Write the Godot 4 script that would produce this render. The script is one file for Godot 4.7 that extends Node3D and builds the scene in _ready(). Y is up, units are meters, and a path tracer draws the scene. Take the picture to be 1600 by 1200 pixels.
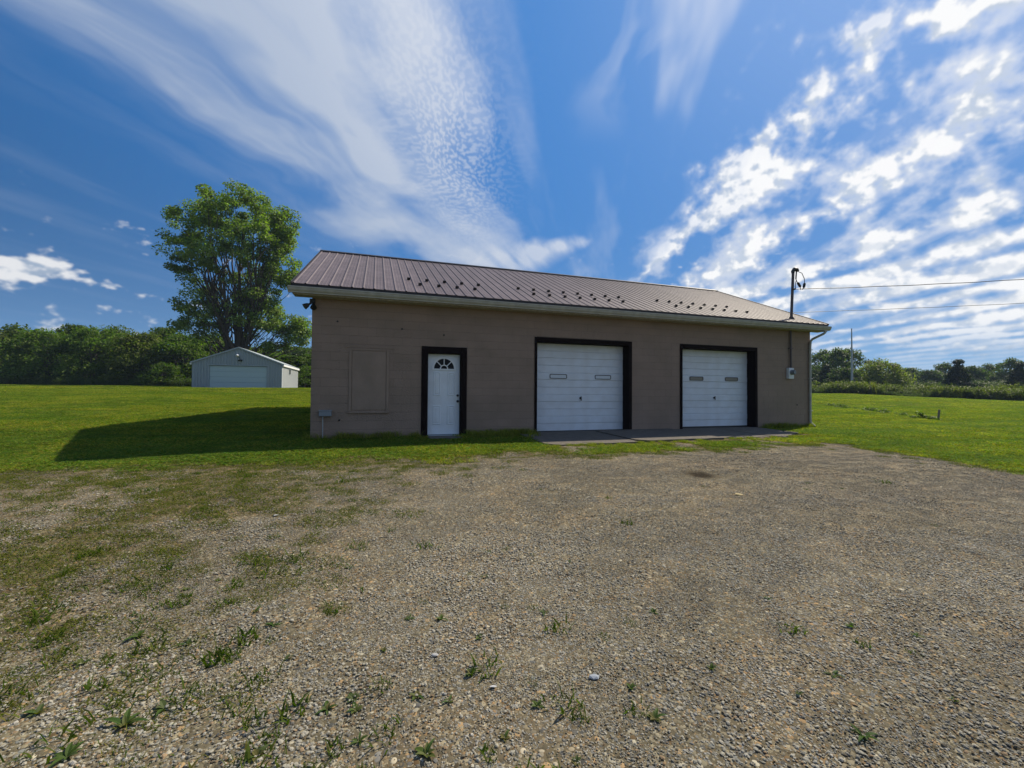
extends Node3D

const EYE := 1.09
const YAW := 0.314
const SUN_AT := Vector3(0.74, 1.0, -0.63)
const SKY_W := 4096
const SKY_H := 2048

var rng := RandomNumberGenerator.new()
var sky_bytes: PackedByteArray
var sky_rows := {}
var n_soft: FastNoiseLite
var n_streak: FastNoiseLite
var n_puff: FastNoiseLite
var n_fine: FastNoiseLite
var n_ground: FastNoiseLite
var n_patch: FastNoiseLite


func noise(seed_value: int, frequency: float, octaves: int, kind := FastNoiseLite.TYPE_SIMPLEX_SMOOTH) -> FastNoiseLite:
	var n := FastNoiseLite.new()
	n.noise_type = kind
	n.seed = seed_value
	n.frequency = frequency
	n.fractal_type = FastNoiseLite.FRACTAL_FBM if octaves > 1 else FastNoiseLite.FRACTAL_NONE
	n.fractal_octaves = octaves
	n.fractal_gain = 0.52
	return n


func make_camera_and_light() -> void:
	var cam := Camera3D.new()
	cam.name = "camera"
	cam.fov = rad_to_deg(2.0 * atan(600.0 / 657.0))
	cam.near = 0.05
	cam.far = 4000.0
	cam.position = Vector3(0, EYE, 0)
	cam.basis = Basis(Vector3.RIGHT, 0.019) * Basis(Vector3.BACK, 0.007)
	add_child(cam)
	var env := Environment.new()
	env.background_mode = Environment.BG_SKY
	env.tonemap_mode = Environment.TONE_MAPPER_LINEAR
	env.tonemap_exposure = 1.35
	env.background_energy_multiplier = 0.77
	env.sdfgi_enabled = true
	env.ssao_enabled = true
	env.ssil_enabled = true
	env.fog_enabled = true
	env.fog_density = 0.0003
	env.fog_light_color = Color(0.72, 0.82, 0.93)
	var sky := Sky.new()
	var pano := PanoramaSkyMaterial.new()
	pano.panorama = sky_texture()
	sky.sky_material = pano
	env.sky = sky
	var world := WorldEnvironment.new()
	world.name = "daylight"
	world.environment = env
	add_child(world)
	var sun := DirectionalLight3D.new()
	sun.name = "sun"
	sun.light_color = Color(1.0, 0.95, 0.86)
	sun.light_energy = 1.6
	sun.light_angular_distance = 0.5
	sun.shadow_enabled = true
	add_child(sun)
	sun.look_at_from_position(SUN_AT * 50.0, Vector3.ZERO)


# ---------------------------------------------------------------- the sky: air and clouds over a flat cloud deck
func sky_texture() -> ImageTexture:
	n_soft = noise(11, 0.55, 5)
	n_streak = noise(23, 0.9, 5)
	n_puff = noise(37, 2.3, 6)
	n_fine = noise(51, 9.0, 3)
	sky_bytes.resize(SKY_W * SKY_H * 3)
	var id := WorkerThreadPool.add_group_task(sky_row, SKY_H / 2)
	WorkerThreadPool.wait_for_group_task_completion(id)
	var all := PackedByteArray()
	for r in SKY_H / 2:
		all.append_array(sky_rows[r])
	var low := PackedByteArray()
	low.resize(SKY_W * 3)
	for i in SKY_W:
		low[3 * i] = 122
		low[3 * i + 1] = 130
		low[3 * i + 2] = 104
	for r in SKY_H / 2:
		all.append_array(low)
	sky_rows.clear()
	return ImageTexture.create_from_image(Image.create_from_data(SKY_W, SKY_H, false, Image.FORMAT_RGB8, all))


var lock := Mutex.new()


func sky_row(r: int) -> void:
	var up := (0.5 - (r + 0.5) / SKY_H) * PI
	var row := PackedByteArray()
	row.resize(SKY_W * 3)
	var i := 0
	while i < SKY_W:
		var az := wrapf((i + 0.5) / SKY_W * TAU, -PI, PI)      # 0 looks along -Z
		var step := 1 if absf(az) < 1.15 and up < 1.0 else 3
		var d := Vector3(sin(az) * cos(up), sin(up), -cos(az) * cos(up))
		var c := air(d).linear_to_srgb()
		for k in mini(step, SKY_W - i):
			row[3 * (i + k)] = clampi(int(c.r * 255.0 + 0.5), 0, 255)
			row[3 * (i + k) + 1] = clampi(int(c.g * 255.0 + 0.5), 0, 255)
			row[3 * (i + k) + 2] = clampi(int(c.b * 255.0 + 0.5), 0, 255)
		i += step
	lock.lock()
	sky_rows[r] = row
	lock.unlock()


func heap_of(az: float, el: float, fill: float) -> float:
	return n_puff.get_noise_2d(az * 3.3 + 7.0, el * 4.0) * lerpf(1.0, 0.5, fill) + 0.50 * n_puff.get_noise_2d(az * 9.4 + 40.0, el * 11.0)


func low_heap(az: float, el: float) -> float:
	return n_puff.get_noise_2d(az * 5.2 + 3.0, el * 9.5) + 0.30 * n_fine.get_noise_2d(az * 4.0, el * 6.0)


func air(d: Vector3) -> Color:
	var sun := SUN_AT.normalized()
	var g := d.dot(sun)
	var near_sun := smoothstep(-0.25, 0.95, g)
	var c := Color(0.010, 0.078, 0.24).lerp(Color(0.058, 0.230, 0.60), near_sun)
	c = c.lerp(Color(0.22, 0.42, 0.70).lerp(Color(0.36, 0.58, 0.80), near_sun), exp(-d.y * 7.5))
	c += Color(1.0, 0.97, 0.9) * (0.20 * pow(maxf(g, 0.0), 11.0))
	var k := 1.0 / (maxf(d.y, 0.0) + 0.035)
	var x := d.x * k
	var z := -d.z * k
	var far := smoothstep(0.03, 0.12, d.y)
	# the deck is seen from below: streets of cloud run along z
	var wx := x + 0.22 * n_soft.get_noise_2d(x * 1.3 + 5.0, z * 1.3) + 0.05 * (z - 2.0)
	var wz := z + 0.30 * n_soft.get_noise_2d(x * 1.3 + 41.0, z * 1.3 + 9.0)
	var lit := Color(0.46, 0.53, 0.65).lerp(Color(0.90, 0.91, 0.93), smoothstep(0.42, 0.95, g))
	# --- one broad sheet of cirrus, feathered on its left, mackerel on its right
	var fibre := n_streak.get_noise_2d(wx * 2.6 - wz * 0.55, wz * 0.55)
	var sheet := smoothstep(-1.42, -0.68, wx + 0.34 * fibre - 0.06 * (z - 1.5)) * (1.0 - smoothstep(-0.42, -0.02, wx - 0.09 * (z - 1.2) + 0.16 * fibre))
	sheet *= 1.0 - smoothstep(2.6, 3.5, wz + 0.5 * fibre - 0.5 * x)
	var comb := n_streak.get_noise_2d(x * 5.5 - z * 1.9, z * 0.9 + 0.5 * x)
	var body := 0.60 + 0.85 * n_soft.get_noise_2d(wx * 1.5, wz * 0.9 + 3.0) + 0.30 * fibre + 0.17 * comb + 0.12 * n_puff.get_noise_2d(wx * 1.4, wz * 1.4)
	body += 0.16 * smoothstep(1.2, 2.6, z)
	var a := clampf(sheet * body * 1.1, 0.0, 0.84)
	var cells := smoothstep(0.0, 0.5, n_fine.get_noise_2d(x * 4.6 + 0.4 * fibre, z * 3.0) + 0.18)
	var mackerel := exp(-pow((x + 0.24) / 0.17, 2.0)) * exp(-pow((z - 1.72) / 0.55, 2.0))
	a = lerpf(a, clampf(a * 0.55 + 0.06 + 0.36 * cells, 0.0, 0.75), mackerel)
	c = c.lerp(lit, a)
	# its wispy tail, swept off to the right
	var along := clampf((Vector2(x, z) - Vector2(-0.20, 3.05)).dot(Vector2(0.55, -0.52)) / 0.573, 0.0, 1.0)
	var off := (Vector2(x, z) - Vector2(-0.20, 3.05) - Vector2(0.55, -0.52) * along).length() + 0.10 * fibre
	c = c.lerp(lit, clampf((1.0 - smoothstep(0.02, lerpf(0.55, 0.16, along), off)) * (0.60 + 0.7 * comb), 0.0, 0.7))
	# --- loose fibres everywhere
	var hair := n_streak.get_noise_2d(x * 2.2 + 17.0 - z * 0.5, z * 0.42 + 3.0)
	var veil := smoothstep(0.05, 0.6, hair + 0.25 * n_soft.get_noise_2d(x * 0.8, z * 0.8 + 30.0)) * 0.42
	veil *= 0.35 + 0.65 * smoothstep(-0.1, 0.35, n_soft.get_noise_2d(x * 0.5 + 60.0, z * 0.5))
	veil *= 0.22 + 0.78 * smoothstep(-1.4, 0.5, x)
	c = c.lerp(lit, veil * far)
	var plume := exp(-pow((x - 0.37 - 0.02 * (z - 1.5) + 0.12 * fibre) / 0.13, 2.0)) * (1.0 - smoothstep(1.0, 1.6, z))
	c = c.lerp(lit, plume * clampf(0.10 + 0.8 * fibre + 0.5 * hair, 0.0, 0.34))
	# --- rows of broken altocumulus towards the sun, heaped up enough to look round from the side
	var az := atan2(d.x, -d.z)
	var el := asin(clampf(d.y, -1.0, 1.0))
	var street := 0.5 + 0.5 * sin((wx + 0.10 * wz) * 10.5 - 4.2)
	var field := smoothstep(0.60, 0.95, wx + 0.25 * fibre - 0.05 * z) * (1.0 - 0.5 * smoothstep(3.2, 6.5, z))
	var low := n_puff.get_noise_2d(wx * 0.9 + 20.0, wz * 0.55)
	var fill := smoothstep(1.7, 3.0, x) * (1.0 - smoothstep(4.2, 6.0, z))
	var spread := 0.42 * low + 0.62 * street - 0.32 + 0.12 * fill + 0.35 * n_soft.get_noise_2d(x * 0.8 + 12.0, z * 0.6)
	var towards := Vector2(0.866 - az, 0.80 - el).normalized() * 0.016
	var heaped := heap_of(az, el, fill)
	var relief := clampf((heaped - heap_of(az + towards.x, el + towards.y, fill)) * 2.4, -0.45, 0.45)
	var thick := heaped + spread
	var puff := smoothstep(-0.06, 0.34, thick) * field
	var glow := Color(0.52, 0.60, 0.72).lerp(Color(0.97, 0.97, 0.97), clampf(smoothstep(0.0, 0.62, thick) + relief, 0.0, 1.0))
	c = c.lerp(lit, field * 0.52 * smoothstep(-0.55, 0.3, thick + 0.3 * hair))
	c = c.lerp(glow, puff * 0.92 * far)
	# --- far off: small fair-weather heaps low over the horizon
	var heap := low_heap(az, el)
	var lowband := exp(-pow((el - 0.115) / 0.06, 2.0)) * (0.30 + 0.6 * n_soft.get_noise_2d(az * 2.2 + 7.0, 3.0))
	var one := exp(-pow((az + 0.865) / 0.060, 2.0) - pow((el - 0.186) / 0.019, 2.0))
	var h := smoothstep(0.10, 0.50, heap * 0.70 + lowband * 0.50 + one * 0.85 - 0.17)
	h *= smoothstep(0.015, 0.05, el) * (1.0 - smoothstep(0.26, 0.34, el))
	var shade := clampf(0.55 + 2.2 * (heap - low_heap(az + 0.006, el + 0.010)) + 16.0 * (el - lerpf(0.115, 0.183, one)), 0.0, 1.0)
	c = c.lerp(Color(0.38, 0.46, 0.58).lerp(Color(0.88, 0.88, 0.88), shade), h * 0.85)
	return c


# ---------------------------------------------------------------- mesh helper: plain triangles, counter-clockwise seen from outside
class Shape:
	var v := PackedVector3Array()
	var n := PackedVector3Array()
	var c := PackedColorArray()
	var col := Color.WHITE
	var at := Transform3D.IDENTITY

	func tri(a: Vector3, b: Vector3, d: Vector3) -> void:
		a = at * a
		b = at * b
		d = at * d
		var m := (b - a).cross(d - a).normalized()
		v.append_array([a, d, b])
		n.append_array([m, m, m])
		c.append_array([col, col, col])

	func quad(a: Vector3, b: Vector3, d: Vector3, e: Vector3) -> void:
		tri(a, b, d)
		tri(a, d, e)

	func tri_n(a: Vector3, b: Vector3, d: Vector3, na: Vector3, nb: Vector3, nd: Vector3) -> void:
		v.append_array([at * a, at * d, at * b])
		n.append_array([at.basis * na, at.basis * nd, at.basis * nb])
		c.append_array([col, col, col])

	func box(lo: Vector3, hi: Vector3, bev := 0.0) -> void:
		if bev <= 0.0:
			var p := []
			for i in 8:
				p.append(Vector3(hi.x if i & 1 else lo.x, hi.y if i & 2 else lo.y, hi.z if i & 4 else lo.z))
			quad(p[4], p[5], p[7], p[6])
			quad(p[1], p[0], p[2], p[3])
			quad(p[5], p[1], p[3], p[7])
			quad(p[0], p[4], p[6], p[2])
			quad(p[6], p[7], p[3], p[2])
			quad(p[0], p[1], p[5], p[4])
			return
		var mid := (lo + hi) * 0.5
		var h := (hi - lo) * 0.5
		for ax in 3:
			for s in [-1.0, 1.0]:
				var u := (ax + 1) % 3
				var w := (ax + 2) % 3
				var q := []
				for k in [[-1, -1], [1, -1], [1, 1], [-1, 1]]:
					var t := Vector3.ZERO
					t[ax] = s * h[ax]
					t[u] = k[0] * (h[u] - bev)
					t[w] = k[1] * (h[w] - bev)
					q.append(mid + t)
				if s > 0:
					quad(q[0], q[1], q[2], q[3])
				else:
					quad(q[3], q[2], q[1], q[0])
		for ax in 3:
			var u := (ax + 1) % 3
			var w := (ax + 2) % 3
			for su in [-1.0, 1.0]:
				for sw in [-1.0, 1.0]:
					var q := []
					for k in [[-1, 0], [1, 0], [1, 1], [-1, 1]]:
						var t := Vector3.ZERO
						t[ax] = k[0] * (h[ax] - bev)
						t[u] = su * (h[u] - (bev if k[1] == 0 else 0.0))
						t[w] = sw * (h[w] - (0.0 if k[1] == 0 else bev))
						q.append(mid + t)
					if su * sw > 0:
						quad(q[3], q[2], q[1], q[0])
					else:
						quad(q[0], q[1], q[2], q[3])

	func tube(pts: Array, radii: Array, sides := 8, caps := true) -> void:
		var rings := []
		var dirs := []
		var side := Vector3.ZERO
		for i in pts.size():
			var f: Vector3 = (pts[mini(i + 1, pts.size() - 1)] - pts[maxi(i - 1, 0)]).normalized()
			if i == 0:
				side = f.cross(Vector3(0.13, 0.2, 1) if absf(f.z) < 0.8 else Vector3(1, 0.1, 0.2)).normalized()
			else:
				side = (side - f * side.dot(f)).normalized()
			var o := f.cross(side)
			var ring := []
			var dd := []
			for k in sides:
				var a := TAU * k / sides
				var d := side * cos(a) + o * sin(a)
				dd.append(d)
				ring.append(pts[i] + d * radii[i])
			rings.append(ring)
			dirs.append(dd)
		for i in pts.size() - 1:
			for k in sides:
				var j := (k + 1) % sides
				tri_n(rings[i][k], rings[i][j], rings[i + 1][j], dirs[i][k], dirs[i][j], dirs[i + 1][j])
				tri_n(rings[i][k], rings[i + 1][j], rings[i + 1][k], dirs[i][k], dirs[i + 1][j], dirs[i + 1][k])
		if caps:
			for k in range(1, sides - 1):
				tri(rings[0][0], rings[0][k + 1], rings[0][k])
				var e: Array = rings[-1]
				tri(e[0], e[k], e[k + 1])

	# a line of (z, y) points drawn along x
	func strip_x(prof: Array, x0: float, x1: float) -> void:
		for i in prof.size() - 1:
			var p: Vector2 = prof[i]
			var q: Vector2 = prof[i + 1]
			quad(Vector3(x0, p.y, p.x), Vector3(x1, p.y, p.x), Vector3(x1, q.y, q.x), Vector3(x0, q.y, q.x))

	func fan(pts: Array) -> void:
		for i in range(1, pts.size() - 1):
			tri(pts[0], pts[i], pts[i + 1])

	# flat outline in x, y pushed out along z from z0 to z1
	func plate(pts: PackedVector2Array, z0: float, z1: float) -> void:
		var idx := Geometry2D.triangulate_polygon(pts)
		for i in range(0, idx.size(), 3):
			var a := pts[idx[i]]
			var b := pts[idx[i + 1]]
			var d := pts[idx[i + 2]]
			if (b - a).cross(d - a) < 0:
				var t := b
				b = d
				d = t
			tri(Vector3(a.x, a.y, z1), Vector3(b.x, b.y, z1), Vector3(d.x, d.y, z1))
			tri(Vector3(a.x, a.y, z0), Vector3(d.x, d.y, z0), Vector3(b.x, b.y, z0))
		var ccw := not Geometry2D.is_polygon_clockwise(pts)
		for i in pts.size():
			var a := pts[i]
			var b := pts[(i + 1) % pts.size()]
			if not ccw:
				var t := a
				a = b
				b = t
			quad(Vector3(a.x, a.y, z0), Vector3(b.x, b.y, z0), Vector3(b.x, b.y, z1), Vector3(a.x, a.y, z1))

	func mesh() -> ArrayMesh:
		var arr := []
		arr.resize(Mesh.ARRAY_MAX)
		arr[Mesh.ARRAY_VERTEX] = v
		arr[Mesh.ARRAY_NORMAL] = n
		arr[Mesh.ARRAY_COLOR] = c
		var m := ArrayMesh.new()
		m.add_surface_from_arrays(Mesh.PRIMITIVE_TRIANGLES, arr)
		return m


var taken := {}
var M := {}


func numbered(called: String) -> String:
	var k: int = taken.get(called, -1) + 1
	taken[called] = k
	return called if k == 0 else "%s_%03d" % [called, k]


func tag(o: Node3D, label: String, category := "", group := "", kind := "") -> Node3D:
	if label:
		o.set_meta("label", label)
	if category:
		o.set_meta("category", category)
	if group:
		o.set_meta("group", group)
	if kind:
		o.set_meta("kind", kind)
	return o


func base(called: String, at: Vector3, turn := 0.0) -> Node3D:
	var o := Node3D.new()
	o.name = numbered(called)
	o.position = at
	o.rotation.y = turn
	add_child(o, true)
	return o


func put(called: String, mesh: Mesh, material: Material, parent: Node3D, at := Transform3D.IDENTITY) -> MeshInstance3D:
	var o := MeshInstance3D.new()
	o.name = called if parent else numbered(called)
	o.mesh = mesh
	o.material_override = material
	o.transform = at
	if parent:
		parent.add_child(o, true)
	else:
		add_child(o, true)
	return o


func many(called: String, mesh: Mesh, material: Material, places: Array, tints: Array = []) -> MultiMeshInstance3D:
	var mm := MultiMesh.new()
	mm.transform_format = MultiMesh.TRANSFORM_3D
	mm.use_colors = tints.size() > 0
	mm.mesh = mesh
	mm.instance_count = places.size()
	for i in places.size():
		mm.set_instance_transform(i, places[i])
		if tints.size():
			mm.set_instance_color(i, tints[i])
	var o := MultiMeshInstance3D.new()
	o.name = numbered(called)
	o.multimesh = mm
	o.material_override = material
	add_child(o, true)
	return o


# ---------------------------------------------------------------- materials
func lin(r: float, g: float, b: float) -> Color:
	return Color(r, g, b).linear_to_srgb()


func noise_picture(seed_value: int, freq: float, lo: Color, hi: Color, size := 512, octaves := 5, as_normal := false) -> NoiseTexture2D:
	var t := NoiseTexture2D.new()
	t.width = size
	t.height = size
	t.seamless = true
	t.noise = noise(seed_value, freq, octaves)
	if as_normal:
		t.as_normal_map = true
		t.bump_strength = 6.0
	else:
		var ramp := Gradient.new()
		ramp.offsets = PackedFloat32Array([0.15, 0.85])
		ramp.colors = PackedColorArray([lo, hi])
		t.color_ramp = ramp
	return t


func mat(called: String, color: Color, rough := 0.8, metal := 0.0) -> StandardMaterial3D:
	var m := StandardMaterial3D.new()
	m.resource_name = called
	m.albedo_color = color
	m.roughness = rough
	m.metallic = metal
	M[called] = m
	return m


func grain(m: StandardMaterial3D, picture: Texture2D, scale: float, bump: Texture2D = null, strength := 0.4, world := false) -> void:
	m.albedo_texture = picture
	m.uv1_triplanar = true
	m.uv1_world_triplanar = world
	m.uv1_scale = Vector3.ONE * scale
	if bump:
		m.normal_enabled = true
		m.normal_texture = bump
		m.normal_scale = strength


func make_materials() -> void:
	var mottle := noise_picture(3, 0.008, Color(0.86, 0.86, 0.86), Color(1, 1, 1))
	var wash := noise_picture(4, 0.006, Color(0.91, 0.92, 0.91), Color(1, 1, 1), 512, 6)
	var streaky := noise_picture(8, 0.02, Color(0.82, 0.81, 0.79), Color(1, 1, 1), 512, 4)
	var rusty := noise_picture(9, 0.012, Color(0.96, 0.95, 0.94), Color(1, 1, 1))
	var bump := noise_picture(5, 0.05, Color.BLACK, Color.WHITE, 512, 4, true)
	var fine_bump := noise_picture(6, 0.16, Color.BLACK, Color.WHITE, 512, 3, true)
	for k in 5:
		var f := 1.0 + 0.014 * (k - 2)
		grain(mat("block_paint_%d" % k, lin(0.282 * f, 0.198 * f, 0.148 * f), 0.85), wash, 0.32, fine_bump, 0.35, true)
	grain(mat("mortar_paint", lin(0.17, 0.12, 0.09), 0.9), mottle, 0.6, bump, 0.4)
	grain(mat("board_paint", lin(0.280, 0.197, 0.145), 0.7), wash, 0.4, bump, 0.15)
	grain(mat("dark_trim", lin(0.0135, 0.0078, 0.0072), 0.8), mottle, 1.2, bump, 0.3)
	M.dark_trim.metallic_specular = 0.18
	grain(mat("white_door", lin(0.66, 0.70, 0.75), 0.45), rusty, 0.35, bump, 0.06)
	grain(mat("entry_white", lin(0.70, 0.74, 0.78), 0.4), rusty, 0.3, bump, 0.04)
	for k in 3:
		var f := 1.0 + 0.06 * (k - 1)
		grain(mat("roof_metal_%d" % k, lin(0.128 * f, 0.101 * f, 0.111 * f), 0.58, 0.0), mottle, 0.5, bump, 0.12)
	for k in 3:
		M["roof_metal_%d" % k].metallic_specular = 0.32
	mat("roof_dark", lin(0.018, 0.016, 0.018), 0.5, 0.3)
	grain(mat("gutter_white", lin(0.42, 0.40, 0.34), 0.5), mottle, 0.7)
	grain(mat("soffit_white", lin(0.42, 0.38, 0.31), 0.8), streaky, 1.1)
	mat("black_plastic", lin(0.012, 0.012, 0.013), 0.5)
	mat("grey_box", lin(0.20, 0.22, 0.24), 0.5, 0.1)
	mat("white_plastic", lin(0.72, 0.73, 0.74), 0.45)
	mat("meter_white", lin(0.62, 0.64, 0.65), 0.45)
	mat("pipe_brown", lin(0.085, 0.066, 0.06), 0.6)
	mat("galvanised", lin(0.36, 0.39, 0.41), 0.45, 0.5)
	mat("dark_glass", lin(0.010, 0.011, 0.013), 0.08)
	M.dark_glass.metallic_specular = 0.22
	mat("pane_frost", lin(0.56, 0.60, 0.64), 0.35)
	mat("pane_tan", lin(0.20, 0.175, 0.13), 0.3)
	grain(mat("concrete", lin(0.120, 0.103, 0.085), 0.95), mottle, 0.8, fine_bump, 0.7)
	mat("shed_metal", lin(0.29, 0.335, 0.355), 0.5, 0.0)
	mat("shed_door", lin(0.36, 0.46, 0.475), 0.5)
	mat("shed_white", lin(0.74, 0.75, 0.75), 0.5)
	mat("shed_sunlit", lin(0.52, 0.54, 0.54), 0.5)  # lighter copy of the shed metal, sunlight on the right wall painted in
	grain(mat("bark", lin(0.075, 0.062, 0.050), 0.95), streaky, 0.8, bump, 1.0)
	grain(mat("grey_wood", lin(0.20, 0.18, 0.15), 0.9), streaky, 3.0, bump, 0.8)
	grain(mat("pole_metal", lin(0.42, 0.45, 0.45), 0.5, 0.3), mottle, 1.0)
	var leaf := mat("leaf", Color.WHITE, 0.55)
	leaf.vertex_color_use_as_albedo = true
	leaf.backlight_enabled = true
	leaf.backlight = Color(0.86, 1.0, 0.32)
	leaf.cull_mode = BaseMaterial3D.CULL_DISABLED
	leaf.metallic_specular = 0.28
	var grass := mat("grass_blade", Color.WHITE, 0.8)
	grass.metallic_specular = 0.12
	grass.vertex_color_use_as_albedo = true
	grass.backlight_enabled = true
	grass.backlight = Color(0.88, 1.0, 0.32)
	grass.cull_mode = BaseMaterial3D.CULL_DISABLED
	var stone := mat("stone", Color.WHITE, 0.85)
	stone.vertex_color_use_as_albedo = true
	grain(stone, mottle, 9.0, fine_bump, 0.5)
	stone.metallic_specular = 0.25


# ---------------------------------------------------------------- the lie of the land. zf is metres ahead of the lens (-z)
var wall_at := Vector2(-4.634, 9.687)


func un(x: float, zf: float) -> Vector2:   # metres along the workshop front from its left corner, metres in front of it
	var r := Vector2(x, zf) - wall_at
	return Vector2(r.x * cos(YAW) + r.y * sin(YAW), r.x * sin(YAW) - r.y * cos(YAW))


func from_un(u: float, n: float) -> Vector2:
	return wall_at + Vector2(cos(YAW), sin(YAW)) * u + Vector2(sin(YAW), -cos(YAW)) * n


func land(x: float, zf: float) -> float:
	var p := un(x, zf)
	var v := 10.64 - p.y
	var y := -0.06 - 0.30 * smoothstep(0.8, 8.0, p.y)
	var rise := 1.24 - 0.10 * smoothstep(-10.0, 30.0, x) - 0.45 * smoothstep(44.0, 62.0, x)
	var s := maxf(0.0, (v - 11.0) / 29.0)
	if s > 1.0:
		s = 1.0 + 0.25 * minf(s - 1.0, 3.0)
	y += rise * s + 0.06 * smoothstep(11.0, 16.0, v)
	y -= 0.08 * smoothstep(-1.0, -4.5, p.x) * (1.0 - smoothstep(9.5, 13.0, v)) * smoothstep(-14.0, -6.0, p.x)
	var flat := smoothstep(0.0, 2.5, p.y) if p.x > -0.5 and p.x < 16.3 and p.y > -9.5 else 1.0
	y += flat * (0.022 * n_ground.get_noise_2d(x * 0.5, zf * 0.5) + 0.05 * n_ground.get_noise_2d(x * 0.08, zf * 0.08) * smoothstep(6.0, 25.0, v))
	return y


func grass_cover(p: Vector2) -> float:   # 0 bare gravel .. 1 closed lawn, at (u, n)
	var w := n_patch.get_noise_2d(p.x * 0.55, p.y * 0.55)
	var f := n_patch.get_noise_2d(p.x * 2.1 + 50.0, p.y * 2.1)
	var edge := lerpf(2.9, 2.2, smoothstep(0.5, -4.0, p.x))
	var strip := 1.0 - smoothstep(edge - 0.45, edge + 0.6, p.y + 0.8 * f + 0.6 * w)
	if p.x > 4.7:
		strip = (1.0 - smoothstep(2.9, 3.7, p.y + 0.5 * f)) * smoothstep(-0.25, 0.25, w * 1.2 + f * 0.6 + 0.36)
	var right := smoothstep(-0.45, 0.55, p.x - (12.25 + 0.03 * p.y) + 0.75 * f + 0.45 * w)
	if p.y < 0.0:
		strip = 1.0
	var moss := smoothstep(2.6, -0.9, p.x + 0.10 * (p.y - 5.0) + 0.8 * w) * smoothstep(-0.34, 0.30, 0.75 * w + 0.8 * f + 0.16)
	moss *= 1.0 - 0.45 * smoothstep(6.0, 8.5, p.y)
	var bare := exp(-pow((p.x + 3.6) / 1.5, 2.0) - pow((p.y - 4.6) / 1.1, 2.0)) + 0.8 * exp(-pow((p.x + 1.7) / 1.2, 2.0) - pow((p.y - 2.9) / 0.35, 2.0))
	moss *= 1.0 - clampf(bare, 0.0, 0.85)
	var belt := smoothstep(5.0, 2.8, p.y) * smoothstep(4.6, 2.0, p.x) * smoothstep(-0.35, 0.25, 0.6 * w + 0.8 * f + 0.12)
	return clampf(maxf(maxf(strip, right), maxf(moss, belt * 0.9) * 0.585), 0.0, 1.0)
# ---------------------------------------------------------------- the workshop. In its own axes x runs along the front, z comes out of it
const LEN := 15.73
const DEEP := 9.35
const WALL_TOP := 3.27
const EAVE := Vector2(0.363, 3.469)      # (z, y) of the roof's lower edge
const RIDGE := Vector2(-4.674, 5.772)
const OPENINGS := [[2.657, 3.492, -0.4, 2.05], [5.58, 8.465, -0.4, 2.48], [10.355, 13.25, -0.4, 2.49]]


func workshop() -> void:
	var b := base("workshop_building", Vector3(wall_at.x, 0, -wall_at.y), YAW)
	tag(b, "long tan concrete block workshop with brown metal roof and two white overhead doors", "building")
	workshop_walls(b)
	workshop_roof(b)
	entry_door(b)
	overhead_door(b, 5.58, 8.465, 2.47, 0.0, 5.51, 8.563, 2.592, [0.772, 2.203], "pane_frost", 0)
	overhead_door(b, 10.355, 13.25, 2.48, 0.03, 10.268, 13.338, 2.602, [0.806, 2.219], "pane_tan", 1)
	boarded_window(b)
	wall_fittings(b)


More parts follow.
